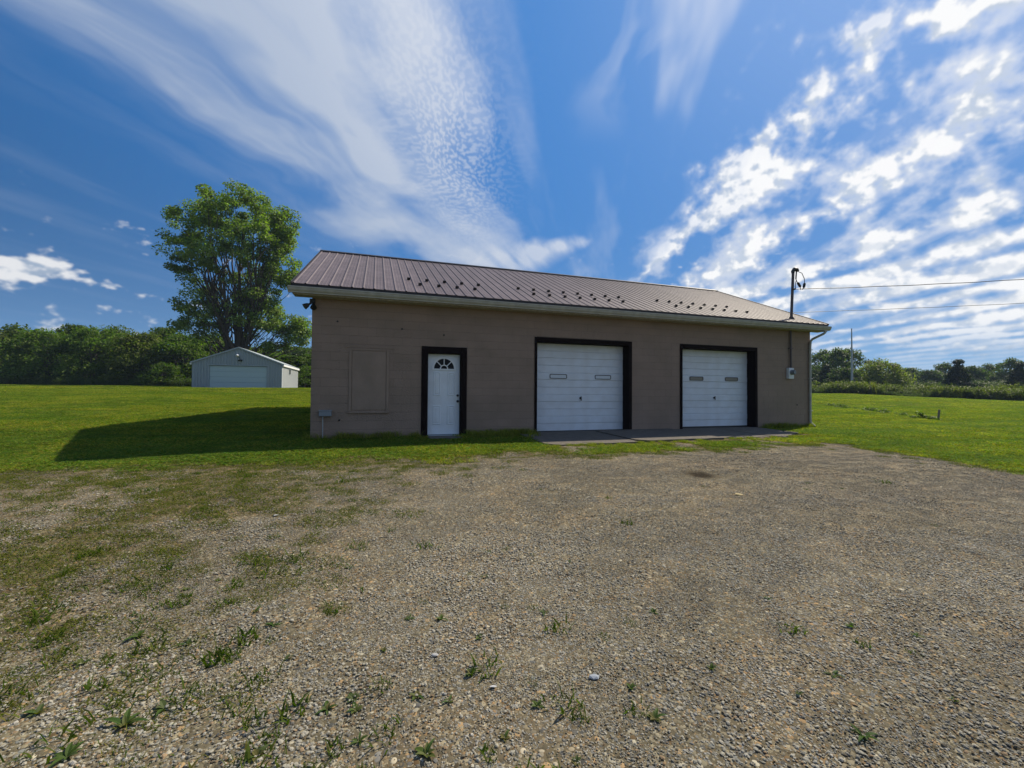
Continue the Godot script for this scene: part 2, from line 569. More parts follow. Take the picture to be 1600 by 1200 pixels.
func workshop_walls(b: Node3D) -> void:
	var st := Shape.new()
	# the body of the front wall behind the block faces, left free at the doorways
	var x := 0.0
	for o in OPENINGS:
		st.box(Vector3(x, -0.5, -0.2), Vector3(o[0], WALL_TOP, -0.005))
		st.box(Vector3(o[0], o[3], -0.2), Vector3(o[1], WALL_TOP, -0.005))
		st.box(Vector3(o[0], -0.5, -0.2), Vector3(o[1], -0.045, -0.005))
		x = o[1]
	st.box(Vector3(x, -0.5, -0.2), Vector3(LEN, WALL_TOP, -0.005))
	var wall := put("front_wall", st.mesh(), M.mortar_paint, b)
	var list := []
	var r := RandomNumberGenerator.new()
	r.seed = 77
	for row in 18:
		var y0 := -0.235 + row * 0.2033
		var y1 := minf(y0 + 0.2033, WALL_TOP)
		if y1 - y0 < 0.02:
			continue
		var a := 0.0
		var first := true
		while a < LEN - 0.01:
			var e := minf(a + (0.2033 if first and row % 2 else 0.4066), LEN)
			if LEN - e < 0.06:
				e = LEN
			first = false
			var cuts := [[a, e]]
			for o in OPENINGS:
				if y1 > o[2] and y0 < o[3]:
					var next := []
					for q in cuts:
						if q[1] <= o[0] or q[0] >= o[1]:
							next.append(q)
							continue
						if q[0] < o[0] - 0.03:
							next.append([q[0], o[0]])
						if q[1] > o[1] + 0.03:
							next.append([o[1], q[1]])
					cuts = next
			for q in cuts:
				list.append([q[0], q[1], y0, y1])
			a = e
	# the largest in view are the nearest ones
	list.sort_custom(func(p, q): return p[0] < q[0])
	var shapes := {}
	var rest := Shape.new()
	var n := 0
	for q in list:
		var w: float = q[1] - q[0]
		var h: float = q[3] - q[2]
		var proud := r.randf_range(-0.0016, 0.0)
		var tilt := r.randf_range(-0.0015, 0.0015)
		var pick := r.randi_range(0, 4)
		if n < 300 and q[3] > 0.0:
			var key := "%d_%d" % [roundi(w * 200), roundi(h * 200)]
			if not shapes.has(key):
				var s := Shape.new()
				s.box(Vector3(0.0010, 0.0020, -0.06), Vector3(w - 0.0010, h - 0.0018, 0.0), 0.0034)
				shapes[key] = s.mesh()
			put("block", shapes[key], M["block_paint_%d" % pick], wall, Transform3D(Basis(Vector3.UP, tilt), Vector3(q[0], q[2], proud)))
			n += 1
		else:
			rest.at = Transform3D(Basis(Vector3.UP, tilt), Vector3(q[0], q[2], proud))
			rest.box(Vector3(0.0010, 0.0020, -0.06), Vector3(w - 0.0010, h - 0.0018, 0.0), 0.0034)
	tag(put("far_blocks", rest.mesh(), M.block_paint_2, wall), "", "", "", "stuff")
	# gable ends and rear wall
	var k := (RIDGE.y - EAVE.y) / (EAVE.x - RIDGE.x)
	for side in 2:
		var g := Shape.new()
		var pts := PackedVector2Array([Vector2(0.202, -0.5), Vector2(DEEP - 0.202, -0.5), Vector2(DEEP - 0.202, WALL_TOP), Vector2(DEEP * 0.5, 5.60), Vector2(0.202, WALL_TOP)])
		g.at = Transform3D(Basis(Vector3.UP, PI / 2), Vector3(0.2 if side == 0 else LEN, 0, 0))
		g.plate(pts, -0.2, 0.0)
		put("side_wall", g.mesh(), M.block_paint_1, b)
	var rear := Shape.new()
	rear.box(Vector3(0, -0.5, -DEEP), Vector3(LEN, WALL_TOP, -DEEP + 0.2))
	put("rear_wall", rear.mesh(), M.block_paint_3, b)
	var fl := Shape.new()
	fl.box(Vector3(0.21, -0.3, -DEEP + 0.21), Vector3(LEN - 0.21, -0.01, -0.33))
	put("floor_slab", fl.mesh(), M.concrete, b)


func workshop_roof(b: Node3D) -> void:
	var x0 := -0.367
	var x1 := LEN + 0.367
	var run := EAVE.x - RIDGE.x
	var rise := RIDGE.y - EAVE.y
	var length := sqrt(run * run + rise * rise)
	var pitch := atan2(rise, run)
	var w := (x1 - x0) / 17.0
	var panel := Shape.new()
	var prof := [Vector2(0, 0)]
	for i in 4:
		var c := 0.034 + w / 4.0 * i
		prof.append_array([Vector2(c - 0.026, 0), Vector2(c - 0.011, 0.016), Vector2(c + 0.011, 0.016), Vector2(c + 0.026, 0)])
		for m in [0.085, 0.155]:
			if c + m < w - 0.02:
				prof.append_array([Vector2(c + m - 0.010, 0), Vector2(c + m, 0.004), Vector2(c + m + 0.010, 0)])
	prof.append(Vector2(w - 0.0015, 0))
	for i in prof.size() - 1:
		var p: Vector2 = prof[i]
		var q: Vector2 = prof[i + 1]
		panel.quad(Vector3(p.x, 0, p.y), Vector3(q.x, 0, q.y), Vector3(q.x, length, q.y), Vector3(p.x, length, p.y))
		panel.quad(Vector3(p.x, 0, p.y - 0.006), Vector3(q.x, 0, q.y - 0.006), Vector3(q.x, 0, q.y), Vector3(p.x, 0, p.y))
	var pm := panel.mesh()
	var r := RandomNumberGenerator.new()
	r.seed = 5
	var tip := Basis(Vector3.RIGHT, -(PI / 2 - pitch))     # stands the panel's length up the slope
	for i in 17:
		put("roof_panel", pm, M["roof_metal_%d" % r.randi_range(0, 2)], b, Transform3D(tip, Vector3(x0 + w * i, EAVE.y, EAVE.x)))
	var turn := Basis(Vector3.UP, PI)
	var back := -DEEP - EAVE.x
	for i in 17:
		put("roof_panel", pm, M["roof_metal_%d" % r.randi_range(0, 2)], b, Transform3D(turn * tip, Vector3(x1 - w * i, EAVE.y, back)))
	var cap := Shape.new()
	var cr := 0.17
	for s in [1.0, -1.0]:
		var zc := RIDGE.x
		var a := Vector3(x0 - 0.02, RIDGE.y + 0.048, zc)
		var e := Vector3(x1 + 0.02, RIDGE.y + 0.048, zc)
		var lo := Vector3(0, -cr * sin(pitch), s * cr * cos(pitch))
		cap.quad(a + lo, e + lo, e, a)
		cap.quad(a + lo - Vector3(0, 0.035, 0), e + lo - Vector3(0, 0.035, 0), e + lo, a + lo)
	put("ridge_cap", cap.mesh(), M.roof_dark, b)
	# sheathing under the metal, so that the roof has thickness
	var deck := Shape.new()
	deck.at = Transform3D(Basis(Vector3.UP, PI / 2), Vector3(x1 - 0.012, 0, 0))
	var dl := x1 - x0 - 0.024
	deck.plate(PackedVector2Array([Vector2(-EAVE.x + 0.02, EAVE.y - 0.012), Vector2(-EAVE.x + 0.02, EAVE.y - 0.075), Vector2(-RIDGE.x, RIDGE.y - 0.10), Vector2(DEEP + EAVE.x - 0.02, EAVE.y - 0.075), Vector2(DEEP + EAVE.x - 0.02, EAVE.y - 0.012), Vector2(-RIDGE.x, RIDGE.y - 0.02)]), -dl, 0.0)
	put("roof_deck", deck.mesh(), M.grey_wood, b)
	var trim := Shape.new()
	for s in [0, 1]:
		for side in 2:
			var t := Transform3D(tip, Vector3(x0 - 0.022 if side == 0 else x1 + 0.004, EAVE.y, EAVE.x))
			if s == 1:
				t = Transform3D(turn * tip, Vector3(x1 + 0.022 if side == 0 else x0 - 0.004, EAVE.y, back))
			trim.at = t
			trim.box(Vector3(0, -0.004, -0.115), Vector3(0.018, length - 0.01, 0.026))
	put("rake_trim", trim.mesh(), M.roof_dark, b)
	var drip := Shape.new()
	drip.box(Vector3(x0, EAVE.y - 0.055, EAVE.x - 0.018), Vector3(x1, EAVE.y - 0.013, EAVE.x - 0.002))
	drip.box(Vector3(x0, EAVE.y - 0.055, back + 0.002), Vector3(x1, EAVE.y - 0.013, back + 0.018))
	put("drip_edge", drip.mesh(), M.roof_dark, b)
	var fascia := Shape.new()
	fascia.box(Vector3(x0 + 0.01, 3.225, 0.312), Vector3(x1 - 0.01, 3.425, 0.334))
	fascia.box(Vector3(x0 + 0.01, 3.225, -DEEP - 0.334), Vector3(x1 - 0.01, 3.425, -DEEP - 0.312))
	put("fascia", fascia.mesh(), M.soffit_white, b)
	var soffit := Shape.new()
	soffit.box(Vector3(x0 + 0.012, 3.235, -0.002), Vector3(x1 - 0.012, 3.262, 0.31))
	soffit.box(Vector3(x0 + 0.012, 3.235, -DEEP - 0.31), Vector3(x1 - 0.012, 3.262, -DEEP + 0.002))
	put("soffit", soffit.mesh(), M.soffit_white, b)
	var gprof := [Vector2(0.436, 3.384), Vector2(0.456, 3.388), Vector2(0.456, 3.362), Vector2(0.446, 3.350), Vector2(0.440, 3.318), Vector2(0.424, 3.292), Vector2(0.408, 3.276), Vector2(0.405, 3.252), Vector2(0.338, 3.252), Vector2(0.338, 3.384)]
	var gut := Shape.new()
	gut.strip_x(gprof, -0.434, LEN + 0.398)
	var inner := []
	for p in gprof:
		inner.append(Vector2(lerpf(p.x, 0.395, 0.05), p.y + (0.003 if p.y < 3.38 else 0.0)))
	inner.reverse()
	gut.strip_x(inner, -0.434, LEN + 0.398)
	var gutter := put("gutter", gut.mesh(), M.gutter_white, b)
	for side in 2:
		var e := Shape.new()
		var pts := PackedVector2Array()
		for p in gprof:
			pts.append(Vector2(-p.x, p.y))
		e.at = Transform3D(Basis(Vector3.UP, PI / 2), Vector3(-0.434 if side == 0 else LEN + 0.400, 0, 0))
		e.plate(pts, -0.002, 0.0)
		put("end_cap", e.mesh(), M.gutter_white, gutter)
	var spout := Shape.new()
	spout.tube([Vector3(15.92, 3.26, 0.38), Vector3(15.92, 3.19, 0.38), Vector3(15.88, 3.14, 0.35), Vector3(15.70, 2.98, 0.10), Vector3(15.67, 2.90, 0.055), Vector3(15.655, 2.7, 0.052), Vector3(15.645, 0.16, 0.052), Vector3(15.645, 0.08, 0.09), Vector3(15.65, -0.01, 0.20)], [0.040, 0.040, 0.040, 0.040, 0.040, 0.040, 0.040, 0.042, 0.044], 8)
	var sp := put("downspout", spout.mesh(), M.gutter_white, b)
	for y in [0.5, 1.6, 2.6]:
		var s := Shape.new()
		s.box(Vector3(15.595, y, 0.004), Vector3(15.72, y + 0.03, 0.098), 0.004)
		put("strap", s.mesh(), M.gutter_white, sp)
	# rows of snow guards
	var guard := Shape.new()
	guard.box(Vector3(-0.035, -0.06, 0.0), Vector3(0.035, 0.07, 0.006))
	guard.box(Vector3(-0.055, -0.052, 0.004), Vector3(0.055, -0.042, 0.085), 0.003)
	guard.plate(PackedVector2Array([Vector2(-0.006, -0.045), Vector2(0.006, -0.045), Vector2(0.006, 0.06), Vector2(-0.006, 0.06)]), 0.004, 0.05)
	var gm := guard.mesh()
	for run_ in [[2.238, 5, 2.485, 4], [5.377, 8, 5.640, 7], [10.222, 7, 10.49, 7]]:
		for k in run_[1]:
			guard_at(b, gm, tip, run_[0] + 0.4845 * k, 1.58)
		for k in run_[3]:
			guard_at(b, gm, tip, run_[2] + 0.4845 * k, 0.92)


func guard_at(b: Node3D, gm: Mesh, tip: Basis, u: float, s: float) -> void:
	put("snow_guard", gm, M.black_plastic, b, Transform3D(tip, Vector3(u, EAVE.y, EAVE.x) + tip * Vector3(0, s, 0.003)).scaled_local(Vector3.ONE * 0.8))


func entry_door(b: Node3D) -> void:
	var o: Array = OPENINGS[0]
	var frame := Shape.new()
	frame.box(Vector3(2.499, -0.06, 0.002), Vector3(o[0] + 0.004, 2.22, 0.024), 0.004)
	frame.box(Vector3(o[1] - 0.004, -0.06, 0.002), Vector3(3.646, 2.22, 0.024), 0.004)
	frame.box(Vector3(o[0] + 0.006, 2.046, 0.002), Vector3(o[1] - 0.006, 2.218, 0.0235), 0.004)
	frame.box(Vector3(o[0] - 0.02, -0.04, -0.19), Vector3(o[0] + 0.003, 2.05, 0.0))
	frame.box(Vector3(o[1] - 0.003, -0.04, -0.19), Vector3(o[1] + 0.02, 2.05, 0.0))
	frame.box(Vector3(o[0] + 0.004, 2.045, -0.19), Vector3(o[1] - 0.004, 2.07, 0.0))
	put("door_frame", frame.mesh(), M.dark_trim, b)
	var sill := Shape.new()
	sill.box(Vector3(o[0] + 0.004, -0.044, -0.19), Vector3(o[1] - 0.004, -0.012, 0.03), 0.004)
	put("door_sill", sill.mesh(), M.galvanised, b)
	var x0: float = o[0] + 0.007
	var x1: float = o[1] - 0.007
	var cx := 3.082
	var fy := 1.672
	var fr := 0.285
	# slab, with the fanlight cut out of it
	var slab := Shape.new()
	var pts := PackedVector2Array([Vector2(x0, 0.0), Vector2(x1, 0.0), Vector2(x1, 2.042), Vector2(x0, 2.042)])
	var hole := PackedVector2Array()
	for i in 25:
		var a := PI * i / 24.0
		hole.append(Vector2(cx + fr * cos(a), fy + fr * sin(a)))
	var top := PackedVector2Array([Vector2(x1, fy), Vector2(x1, 2.042), Vector2(x0, 2.042), Vector2(x0, fy)])
	for i in range(24, -1, -1):
		top.append(hole[i])
	slab.plate(PackedVector2Array([Vector2(x0, 0.0), Vector2(x1, 0.0), Vector2(x1, fy), Vector2(x0, fy)]), -0.175, -0.132)
	slab.plate(top, -0.175, -0.132)
	var door := put("entry_door", slab.mesh(), M.entry_white, b)
	# moulded panels
	for p in [[2.800, 3.005, 0.975, 1.600], [3.160, 3.365, 0.975, 1.600], [2.800, 3.005, 0.235, 0.745], [3.160, 3.365, 0.235, 0.745]]:
		var s := Shape.new()
		var a := Vector2(p[0], p[2])
		var e := Vector2(p[1], p[3])
		for ring in [[0.0, 0.030, 0.0, 0.009], [0.030, 0.045, 0.009, 0.001]]:
			ring_of(s, a, e, ring[0], ring[1], -0.1315 + ring[2], -0.1315 + ring[3])
		s.quad(Vector3(a.x + 0.045, a.y + 0.045, -0.1305), Vector3(e.x - 0.045, a.y + 0.045, -0.1305), Vector3(e.x - 0.045, e.y - 0.045, -0.1305), Vector3(a.x + 0.045, e.y - 0.045, -0.1305))
		ring_of(s, a + Vector2(0.05, 0.05), e - Vector2(0.05, 0.05), 0.0, 0.018, -0.130, -0.124)
		s.quad(Vector3(a.x + 0.068, a.y + 0.068, -0.124), Vector3(e.x - 0.068, a.y + 0.068, -0.124), Vector3(e.x - 0.068, e.y - 0.068, -0.124), Vector3(a.x + 0.068, e.y - 0.068, -0.124))
		put("door_panel", s.mesh(), M.entry_white, door)
	var rim := Shape.new()
	arch(rim, cx, fy, fr + 0.018, fr - 0.028, 0.0, PI, -0.130, -0.114)
	rim.box(Vector3(cx - fr - 0.018, fy - 0.032, -0.130), Vector3(cx + fr + 0.018, fy, -0.114))
	put("fanlight_frame", rim.mesh(), M.white_plastic, door)
	var bars := Shape.new()
	arch(bars, cx, fy, 0.105, 0.080, 0.0, PI, -0.148, -0.1185)
	for a in [PI * 0.25, PI * 0.5, PI * 0.75]:
		bars.at = Transform3D(Basis(Vector3.BACK, a), Vector3(cx, fy, 0))
		bars.box(Vector3(0.10, -0.010, -0.148), Vector3(fr - 0.02, 0.010, -0.119))
	put("fanlight_bar", bars.mesh(), M.white_plastic, door)
	var glass := Shape.new()
	var gp := PackedVector2Array()
	for i in 25:
		var a := PI * i / 24.0
		gp.append(Vector2(cx + (fr - 0.003) * cos(a), fy + 0.002 + (fr - 0.003) * sin(a)))
	glass.plate(gp, -0.158, -0.151)
	put("fanlight_pane", glass.mesh(), M.dark_glass, door)
	var knob := Shape.new()
	knob.tube([Vector3(3.440, 0.842, -0.132), Vector3(3.440, 0.842, -0.122), Vector3(3.440, 0.842, -0.100), Vector3(3.440, 0.842, -0.092), Vector3(3.440, 0.842, -0.066), Vector3(3.440, 0.842, -0.060)], [0.034, 0.032, 0.013, 0.028, 0.027, 0.014], 12)
	put("door_knob", knob.mesh(), M.black_plastic, door)
	var bolt := Shape.new()
	bolt.tube([Vector3(3.440, 0.990, -0.132), Vector3(3.440, 0.990, -0.112), Vector3(3.440, 0.990, -0.106)], [0.033, 0.030, 0.018], 12)
	put("deadbolt", bolt.mesh(), M.black_plastic, door)
	var step := Shape.new()
	var t := base("concrete_step", Vector3(wall_at.x, 0, -wall_at.y), YAW)
	tag(t, "low weathered concrete step below the white entry door", "step")
	step.box(Vector3(2.66, -0.30, 0.032), Vector3(3.44, -0.018, 0.56), 0.012)
	put("tread", step.mesh(), M.concrete, t)


func ring_of(s: Shape, a: Vector2, e: Vector2, i0: float, i1: float, z0: float, z1: float) -> void:
	var o := [Vector3(a.x + i0, a.y + i0, z0), Vector3(e.x - i0, a.y + i0, z0), Vector3(e.x - i0, e.y - i0, z0), Vector3(a.x + i0, e.y - i0, z0)]
	var q := [Vector3(a.x + i1, a.y + i1, z1), Vector3(e.x - i1, a.y + i1, z1), Vector3(e.x - i1, e.y - i1, z1), Vector3(a.x + i1, e.y - i1, z1)]
	for k in 4:
		s.quad(o[k], o[(k + 1) % 4], q[(k + 1) % 4], q[k])


func arch(s: Shape, cx: float, cy: float, ro: float, ri: float, a0: float, a1: float, z0: float, z1: float) -> void:
	var n := 20
	for i in n:
		var p := lerpf(a0, a1, float(i) / n)
		var q := lerpf(a0, a1, float(i + 1) / n)
		var po := Vector2(cos(p), sin(p))
		var qo := Vector2(cos(q), sin(q))
		var c := Vector2(cx, cy)
		var a := c + po * ri
		var b := c + po * ro
		var d := c + qo * ro
		var e := c + qo * ri
		s.quad(Vector3(a.x, a.y, z1), Vector3(b.x, b.y, z1), Vector3(d.x, d.y, z1), Vector3(e.x, e.y, z1))
		s.quad(Vector3(b.x, b.y, z0), Vector3(d.x, d.y, z0), Vector3(d.x, d.y, z1), Vector3(b.x, b.y, z1))
		s.quad(Vector3(e.x, e.y, z0), Vector3(a.x, a.y, z0), Vector3(a.x, a.y, z1), Vector3(e.x, e.y, z1))


func overhead_door(b: Node3D, x0: float, x1: float, top: float, foot: float, t0: float, t1: float, ttop: float, wins: Array, pane: String, which: int) -> void:
	var z := -0.31
	var d := Node3D.new()
	d.name = "overhead_door"
	b.add_child(d, true)
	var frame := Shape.new()
	frame.box(Vector3(t0, -0.08, 0.002), Vector3(x0 + 0.004, ttop, 0.022), 0.004)
	frame.box(Vector3(x1 - 0.004, -0.08, 0.002), Vector3(t1, ttop, 0.022), 0.004)
	frame.box(Vector3(x0 + 0.005, top, 0.002), Vector3(x1 - 0.005, ttop - 0.001, 0.0215), 0.004)
	frame.box(Vector3(x0 - 0.02, -0.08, z - 0.05), Vector3(x0 + 0.003, top + 0.03, 0.0))
	frame.box(Vector3(x1 - 0.003, -0.08, z - 0.05), Vector3(x1 + 0.02, top + 0.03, 0.0))
	frame.box(Vector3(x0 + 0.004, top + 0.002, z - 0.05), Vector3(x1 - 0.004, top + 0.04, 0.0))
	put("door_frame", frame.mesh(), M.dark_trim, d)
	var h := (top - foot) / 4.0
	var sec := Shape.new()
	var g := 0.013
	var prof := [Vector2(-0.045, 0.0), Vector2(-0.010, 0.0015), Vector2(-0.002, 0.006)]
	for f in [0.335, 0.665]:
		prof.append_array([Vector2(-0.002, h * f - g), Vector2(-0.016, h * f - 0.005), Vector2(-0.016, h * f + 0.005), Vector2(-0.002 + (0.006 if f < 0.5 else 0.0), h * f + g)])
		if f < 0.5:
			prof.append(Vector2(0.004, h * 0.665 - g - 0.006))
	prof.append_array([Vector2(-0.002, h - 0.006), Vector2(-0.010, h - 0.0015), Vector2(-0.045, h - 0.0015)])
	sec.strip_x(prof, 0.006, x1 - x0 - 0.006)
	for x in [0.006, x1 - x0 - 0.006]:
		sec.box(Vector3(x - 0.002, 0.002, -0.044), Vector3(x + 0.002, h - 0.002, -0.012))
	sec.quad(Vector3(x1 - x0, 0.001, -0.046), Vector3(0, 0.001, -0.046), Vector3(0, h - 0.001, -0.046), Vector3(x1 - x0, h - 0.001, -0.046))
	var sm := sec.mesh()
	for k in 4:
		put("section", sm, M.white_door, d, Transform3D(Basis(Vector3.RIGHT, [0.004, -0.002, 0.003, -0.003][(k + which) % 4]), Vector3(x0, foot + h * k, z)))
	var seal := Shape.new()
	seal.box(Vector3(x0 + 0.01, -0.012, z - 0.04), Vector3(x1 - 0.01, foot + 0.004, z - 0.006))
	put("bottom_seal", seal.mesh(), M.black_plastic, d)
	var wy := foot + h * 2.5
	for w in wins:
		var f := Shape.new()
		rounded_ring(f, Vector2(x0 + w, wy), Vector2(0.266, 0.064), 0.040, 0.016, 0.020)
		var wf := put("window_frame", f.mesh(), M.black_plastic, d, Transform3D(Basis.IDENTITY, Vector3(0, 0, z)))
		var p := Shape.new()
		p.box(Vector3(x0 + w - 0.25, wy - 0.05, z + 0.001), Vector3(x0 + w + 0.25, wy + 0.05, z + 0.009))
		put("window_pane", p.mesh(), M[pane], d)
		if wf == null:
			return
	var handle := Shape.new()
	var hx := (x0 + x1) * 0.5 + (0.03 if which == 0 else 0.06)
	var hy := foot + h * 1.5
	handle.tube([Vector3(hx, hy, z), Vector3(hx, hy, z + 0.01), Vector3(hx, hy, z + 0.045)], [0.035, 0.032, 0.013], 10)
	handle.box(Vector3(hx - 0.014, hy - 0.07, z + 0.04), Vector3(hx + 0.014, hy + 0.05, z + 0.062), 0.005)
	put("handle", handle.mesh(), M.black_plastic, d)
	if which == 1:
		# the torn lower corner of this door
		var hole := Shape.new()
		hole.plate(PackedVector2Array([Vector2(x0 + 0.004, 0.33), Vector2(x0 + 0.07, 0.37), Vector2(x0 + 0.10, 0.44), Vector2(x0 + 0.07, 0.53), Vector2(x0 + 0.004, 0.56)]), z - 0.002, z + 0.004)
		put("broken_corner", hole.mesh(), M.black_plastic, d)


func rounded_ring(s: Shape, c: Vector2, half: Vector2, rad: float, wide: float, proud: float) -> void:
	var outer := []
	var inner := []
	for q in 4:
		var sx := 1.0 if q == 0 or q == 3 else -1.0
		var sy := 1.0 if q < 2 else -1.0
		for i in 5:
			var a := PI / 2 * (q + i / 4.0)
			outer.append(c + Vector2(sx * (half.x - rad), sy * (half.y - rad)) + Vector2(cos(a), sin(a)) * rad)
			inner.append(c + Vector2(sx * (half.x - rad), sy * (half.y - rad)) + Vector2(cos(a), sin(a)) * (rad - wide))
	var n := outer.size()
	for i in n:
		var j := (i + 1) % n
		var a: Vector2 = outer[i]
		var b: Vector2 = outer[j]
		var d: Vector2 = inner[j]
		var e: Vector2 = inner[i]
		s.quad(Vector3(e.x, e.y, proud), Vector3(a.x, a.y, proud), Vector3(b.x, b.y, proud), Vector3(d.x, d.y, proud))
		s.quad(Vector3(a.x, a.y, -0.005), Vector3(b.x, b.y, -0.005), Vector3(b.x, b.y, proud), Vector3(a.x, a.y, proud))
		s.quad(Vector3(d.x, d.y, -0.005), Vector3(e.x, e.y, -0.005), Vector3(e.x, e.y, proud), Vector3(d.x, d.y, proud))


func boarded_window(b: Node3D) -> void:
	var w := Shape.new()
	w.box(Vector3(0.885, 0.640, 0.001), Vector3(1.655, 2.050, 0.010), 0.003)
	var board := put("boarded_window", w.mesh(), M.board_paint, b)
	var f := Shape.new()
	f.box(Vector3(0.815, 0.600, 0.0015), Vector3(0.875, 2.105, 0.020), 0.004)
	f.box(Vector3(1.665, 0.600, 0.0015), Vector3(1.725, 2.105, 0.020), 0.004)
	f.box(Vector3(0.878, 2.058, 0.0015), Vector3(1.662, 2.104, 0.0195), 0.004)
	f.box(Vector3(0.800, 0.560, 0.0015), Vector3(1.740, 0.597, 0.034), 0.005)
	put("window_trim", f.mesh(), M.board_paint, board)
	var l := Shape.new()
	l.box(Vector3(0.700, 2.112, 0.0012), Vector3(1.840, 2.192, 0.009), 0.004)
	put("lintel", l.mesh(), M.block_paint_0, board)


func wall_fittings(b: Node3D) -> void:
	# grey box on a white pipe by the left corner
	var bx := Shape.new()
	bx.box(Vector3(0.190, 0.500, 0.002), Vector3(0.455, 0.628, 0.115), 0.008)
	bx.box(Vector3(0.183, 0.622, 0.004), Vector3(0.462, 0.642, 0.124), 0.004)
	var box := put("junction_box", bx.mesh(), M.grey_box, b)
	var pp := Shape.new()
	pp.tube([Vector3(0.268, 0.50, 0.045), Vector3(0.270, -0.14, 0.045)], [0.011, 0.011], 10)
	put("pipe", pp.mesh(), M.galvanised, box)
	# meter, its conduit and the service mast over it
	var mb := Shape.new()
	mb.box(Vector3(14.612, 1.60, 0.002), Vector3(14.838, 1.965, 0.105), 0.008)
	var meter := put("meter_box", mb.mesh(), M.meter_white, b)
	var dial := Shape.new()
	dial.tube([Vector3(14.735, 1.815, 0.10), Vector3(14.735, 1.815, 0.135), Vector3(14.735, 1.815, 0.205), Vector3(14.735, 1.815, 0.225)], [0.088, 0.082, 0.078, 0.055], 18)
	put("meter_dial", dial.mesh(), M.grey_box, meter)
	var con := Shape.new()
	con.tube([Vector3(14.765, 1.96, 0.052), Vector3(14.765, 3.24, 0.052)], [0.030, 0.030], 10)
	con.box(Vector3(14.695, 2.62, 0.002), Vector3(14.835, 2.645, 0.088), 0.003)
	put("conduit", con.mesh(), M.pipe_brown, b)
	var mast := Shape.new()
	mast.tube([Vector3(14.925, 3.50, -0.06), Vector3(15.030, 5.27, -0.06)], [0.043, 0.043], 12)
	mast.tube([Vector3(14.930, 3.60, -0.06), Vector3(14.937, 3.70, -0.06), Vector3(14.940, 3.74, -0.06)], [0.14, 0.07, 0.048], 12)
	var sm := put("service_mast", mast.mesh(), M.pipe_brown, b)
	var head := Shape.new()
	head.tube([Vector3(15.020, 5.24, -0.06), Vector3(15.024, 5.31, -0.06), Vector3(15.07, 5.375, -0.05), Vector3(15.16, 5.37, -0.03), Vector3(15.20, 5.31, -0.02)], [0.05, 0.062, 0.072, 0.066, 0.05], 10)
	put("weatherhead", head.mesh(), M.black_plastic, sm)
	var clamp_ := Shape.new()
	clamp_.tube([Vector3(14.93, 4.69, 0.0), Vector3(15.00, 4.69, -0.06), Vector3(15.14, 4.70, -0.06)], [0.018, 0.055, 0.016], 8)
	put("wire_clamp", clamp_.mesh(), M.black_plastic, sm)
	for q in [[Vector3(15.19, 5.31, -0.02), Vector3(15.36, 5.26, 0.0), Vector3(15.47, 5.08, 0.0), Vector3(15.49, 4.86, 0.0), Vector3(15.44, 4.70, -0.04)], [Vector3(15.13, 5.31, -0.03), Vector3(15.09, 5.05, -0.02), Vector3(15.14, 4.93, 0.0), Vector3(15.27, 4.80, 0.0), Vector3(15.36, 4.69, -0.04)], [Vector3(15.16, 5.31, -0.03), Vector3(15.13, 5.0, -0.03), Vector3(15.10, 4.80, -0.04), Vector3(15.13, 4.70, -0.05)]]:
		var cs := Shape.new()
		var rr := []
		for i in q.size():
			rr.append(0.011)
		cs.tube(q, rr, 6)
		put("service_cable", cs.mesh(), M.black_plastic, sm)
	for q in [[Vector3(15.485, 4.93, 0.0), Vector3(15.468, 4.76, -0.02)], [Vector3(15.16, 4.92, 0.0), Vector3(15.29, 4.77, 0.0)]]:
		var cs := Shape.new()
		cs.tube([q[0], q[0].lerp(q[1], 0.15), q[0].lerp(q[1], 0.85), q[1]], [0.02, 0.042, 0.042, 0.02], 8)
		put("connector", cs.mesh(), M.black_plastic, sm)
	# floodlight pair under the left eave, a sensor between them
	var fl := Shape.new()
	fl.box(Vector3(-0.05, 3.10, 0.003), Vector3(0.07, 3.21, 0.045), 0.006)
	var lamp := put("floodlight", fl.mesh(), M.black_plastic, b)
	for q in [[Vector3(0.0, 3.11, 0.05), Vector3(-0.15, 3.00, 0.10)], [Vector3(0.03, 3.11, 0.05), Vector3(0.05, 2.98, 0.16)]]:
		var s := Shape.new()
		s.tube([q[0], q[0].lerp(q[1], 0.4), q[0].lerp(q[1], 0.5), q[1]], [0.022, 0.025, 0.045, 0.072], 10)
		put("lamp_head", s.mesh(), M.black_plastic, lamp)
	# stray anchors left in the wall
	for q in [[0.55, 2.72], [2.02, 2.62], [3.05, 2.52], [15.10, 0.72], [0.62, 0.40]]:
		var s := Shape.new()
		s.tube([Vector3(q[0], q[1], -0.003), Vector3(q[0], q[1], 0.012), Vector3(q[0], q[1], 0.016)], [0.022, 0.022, 0.012], 8)
		put("wall_anchor", s.mesh(), M.black_plastic, b)


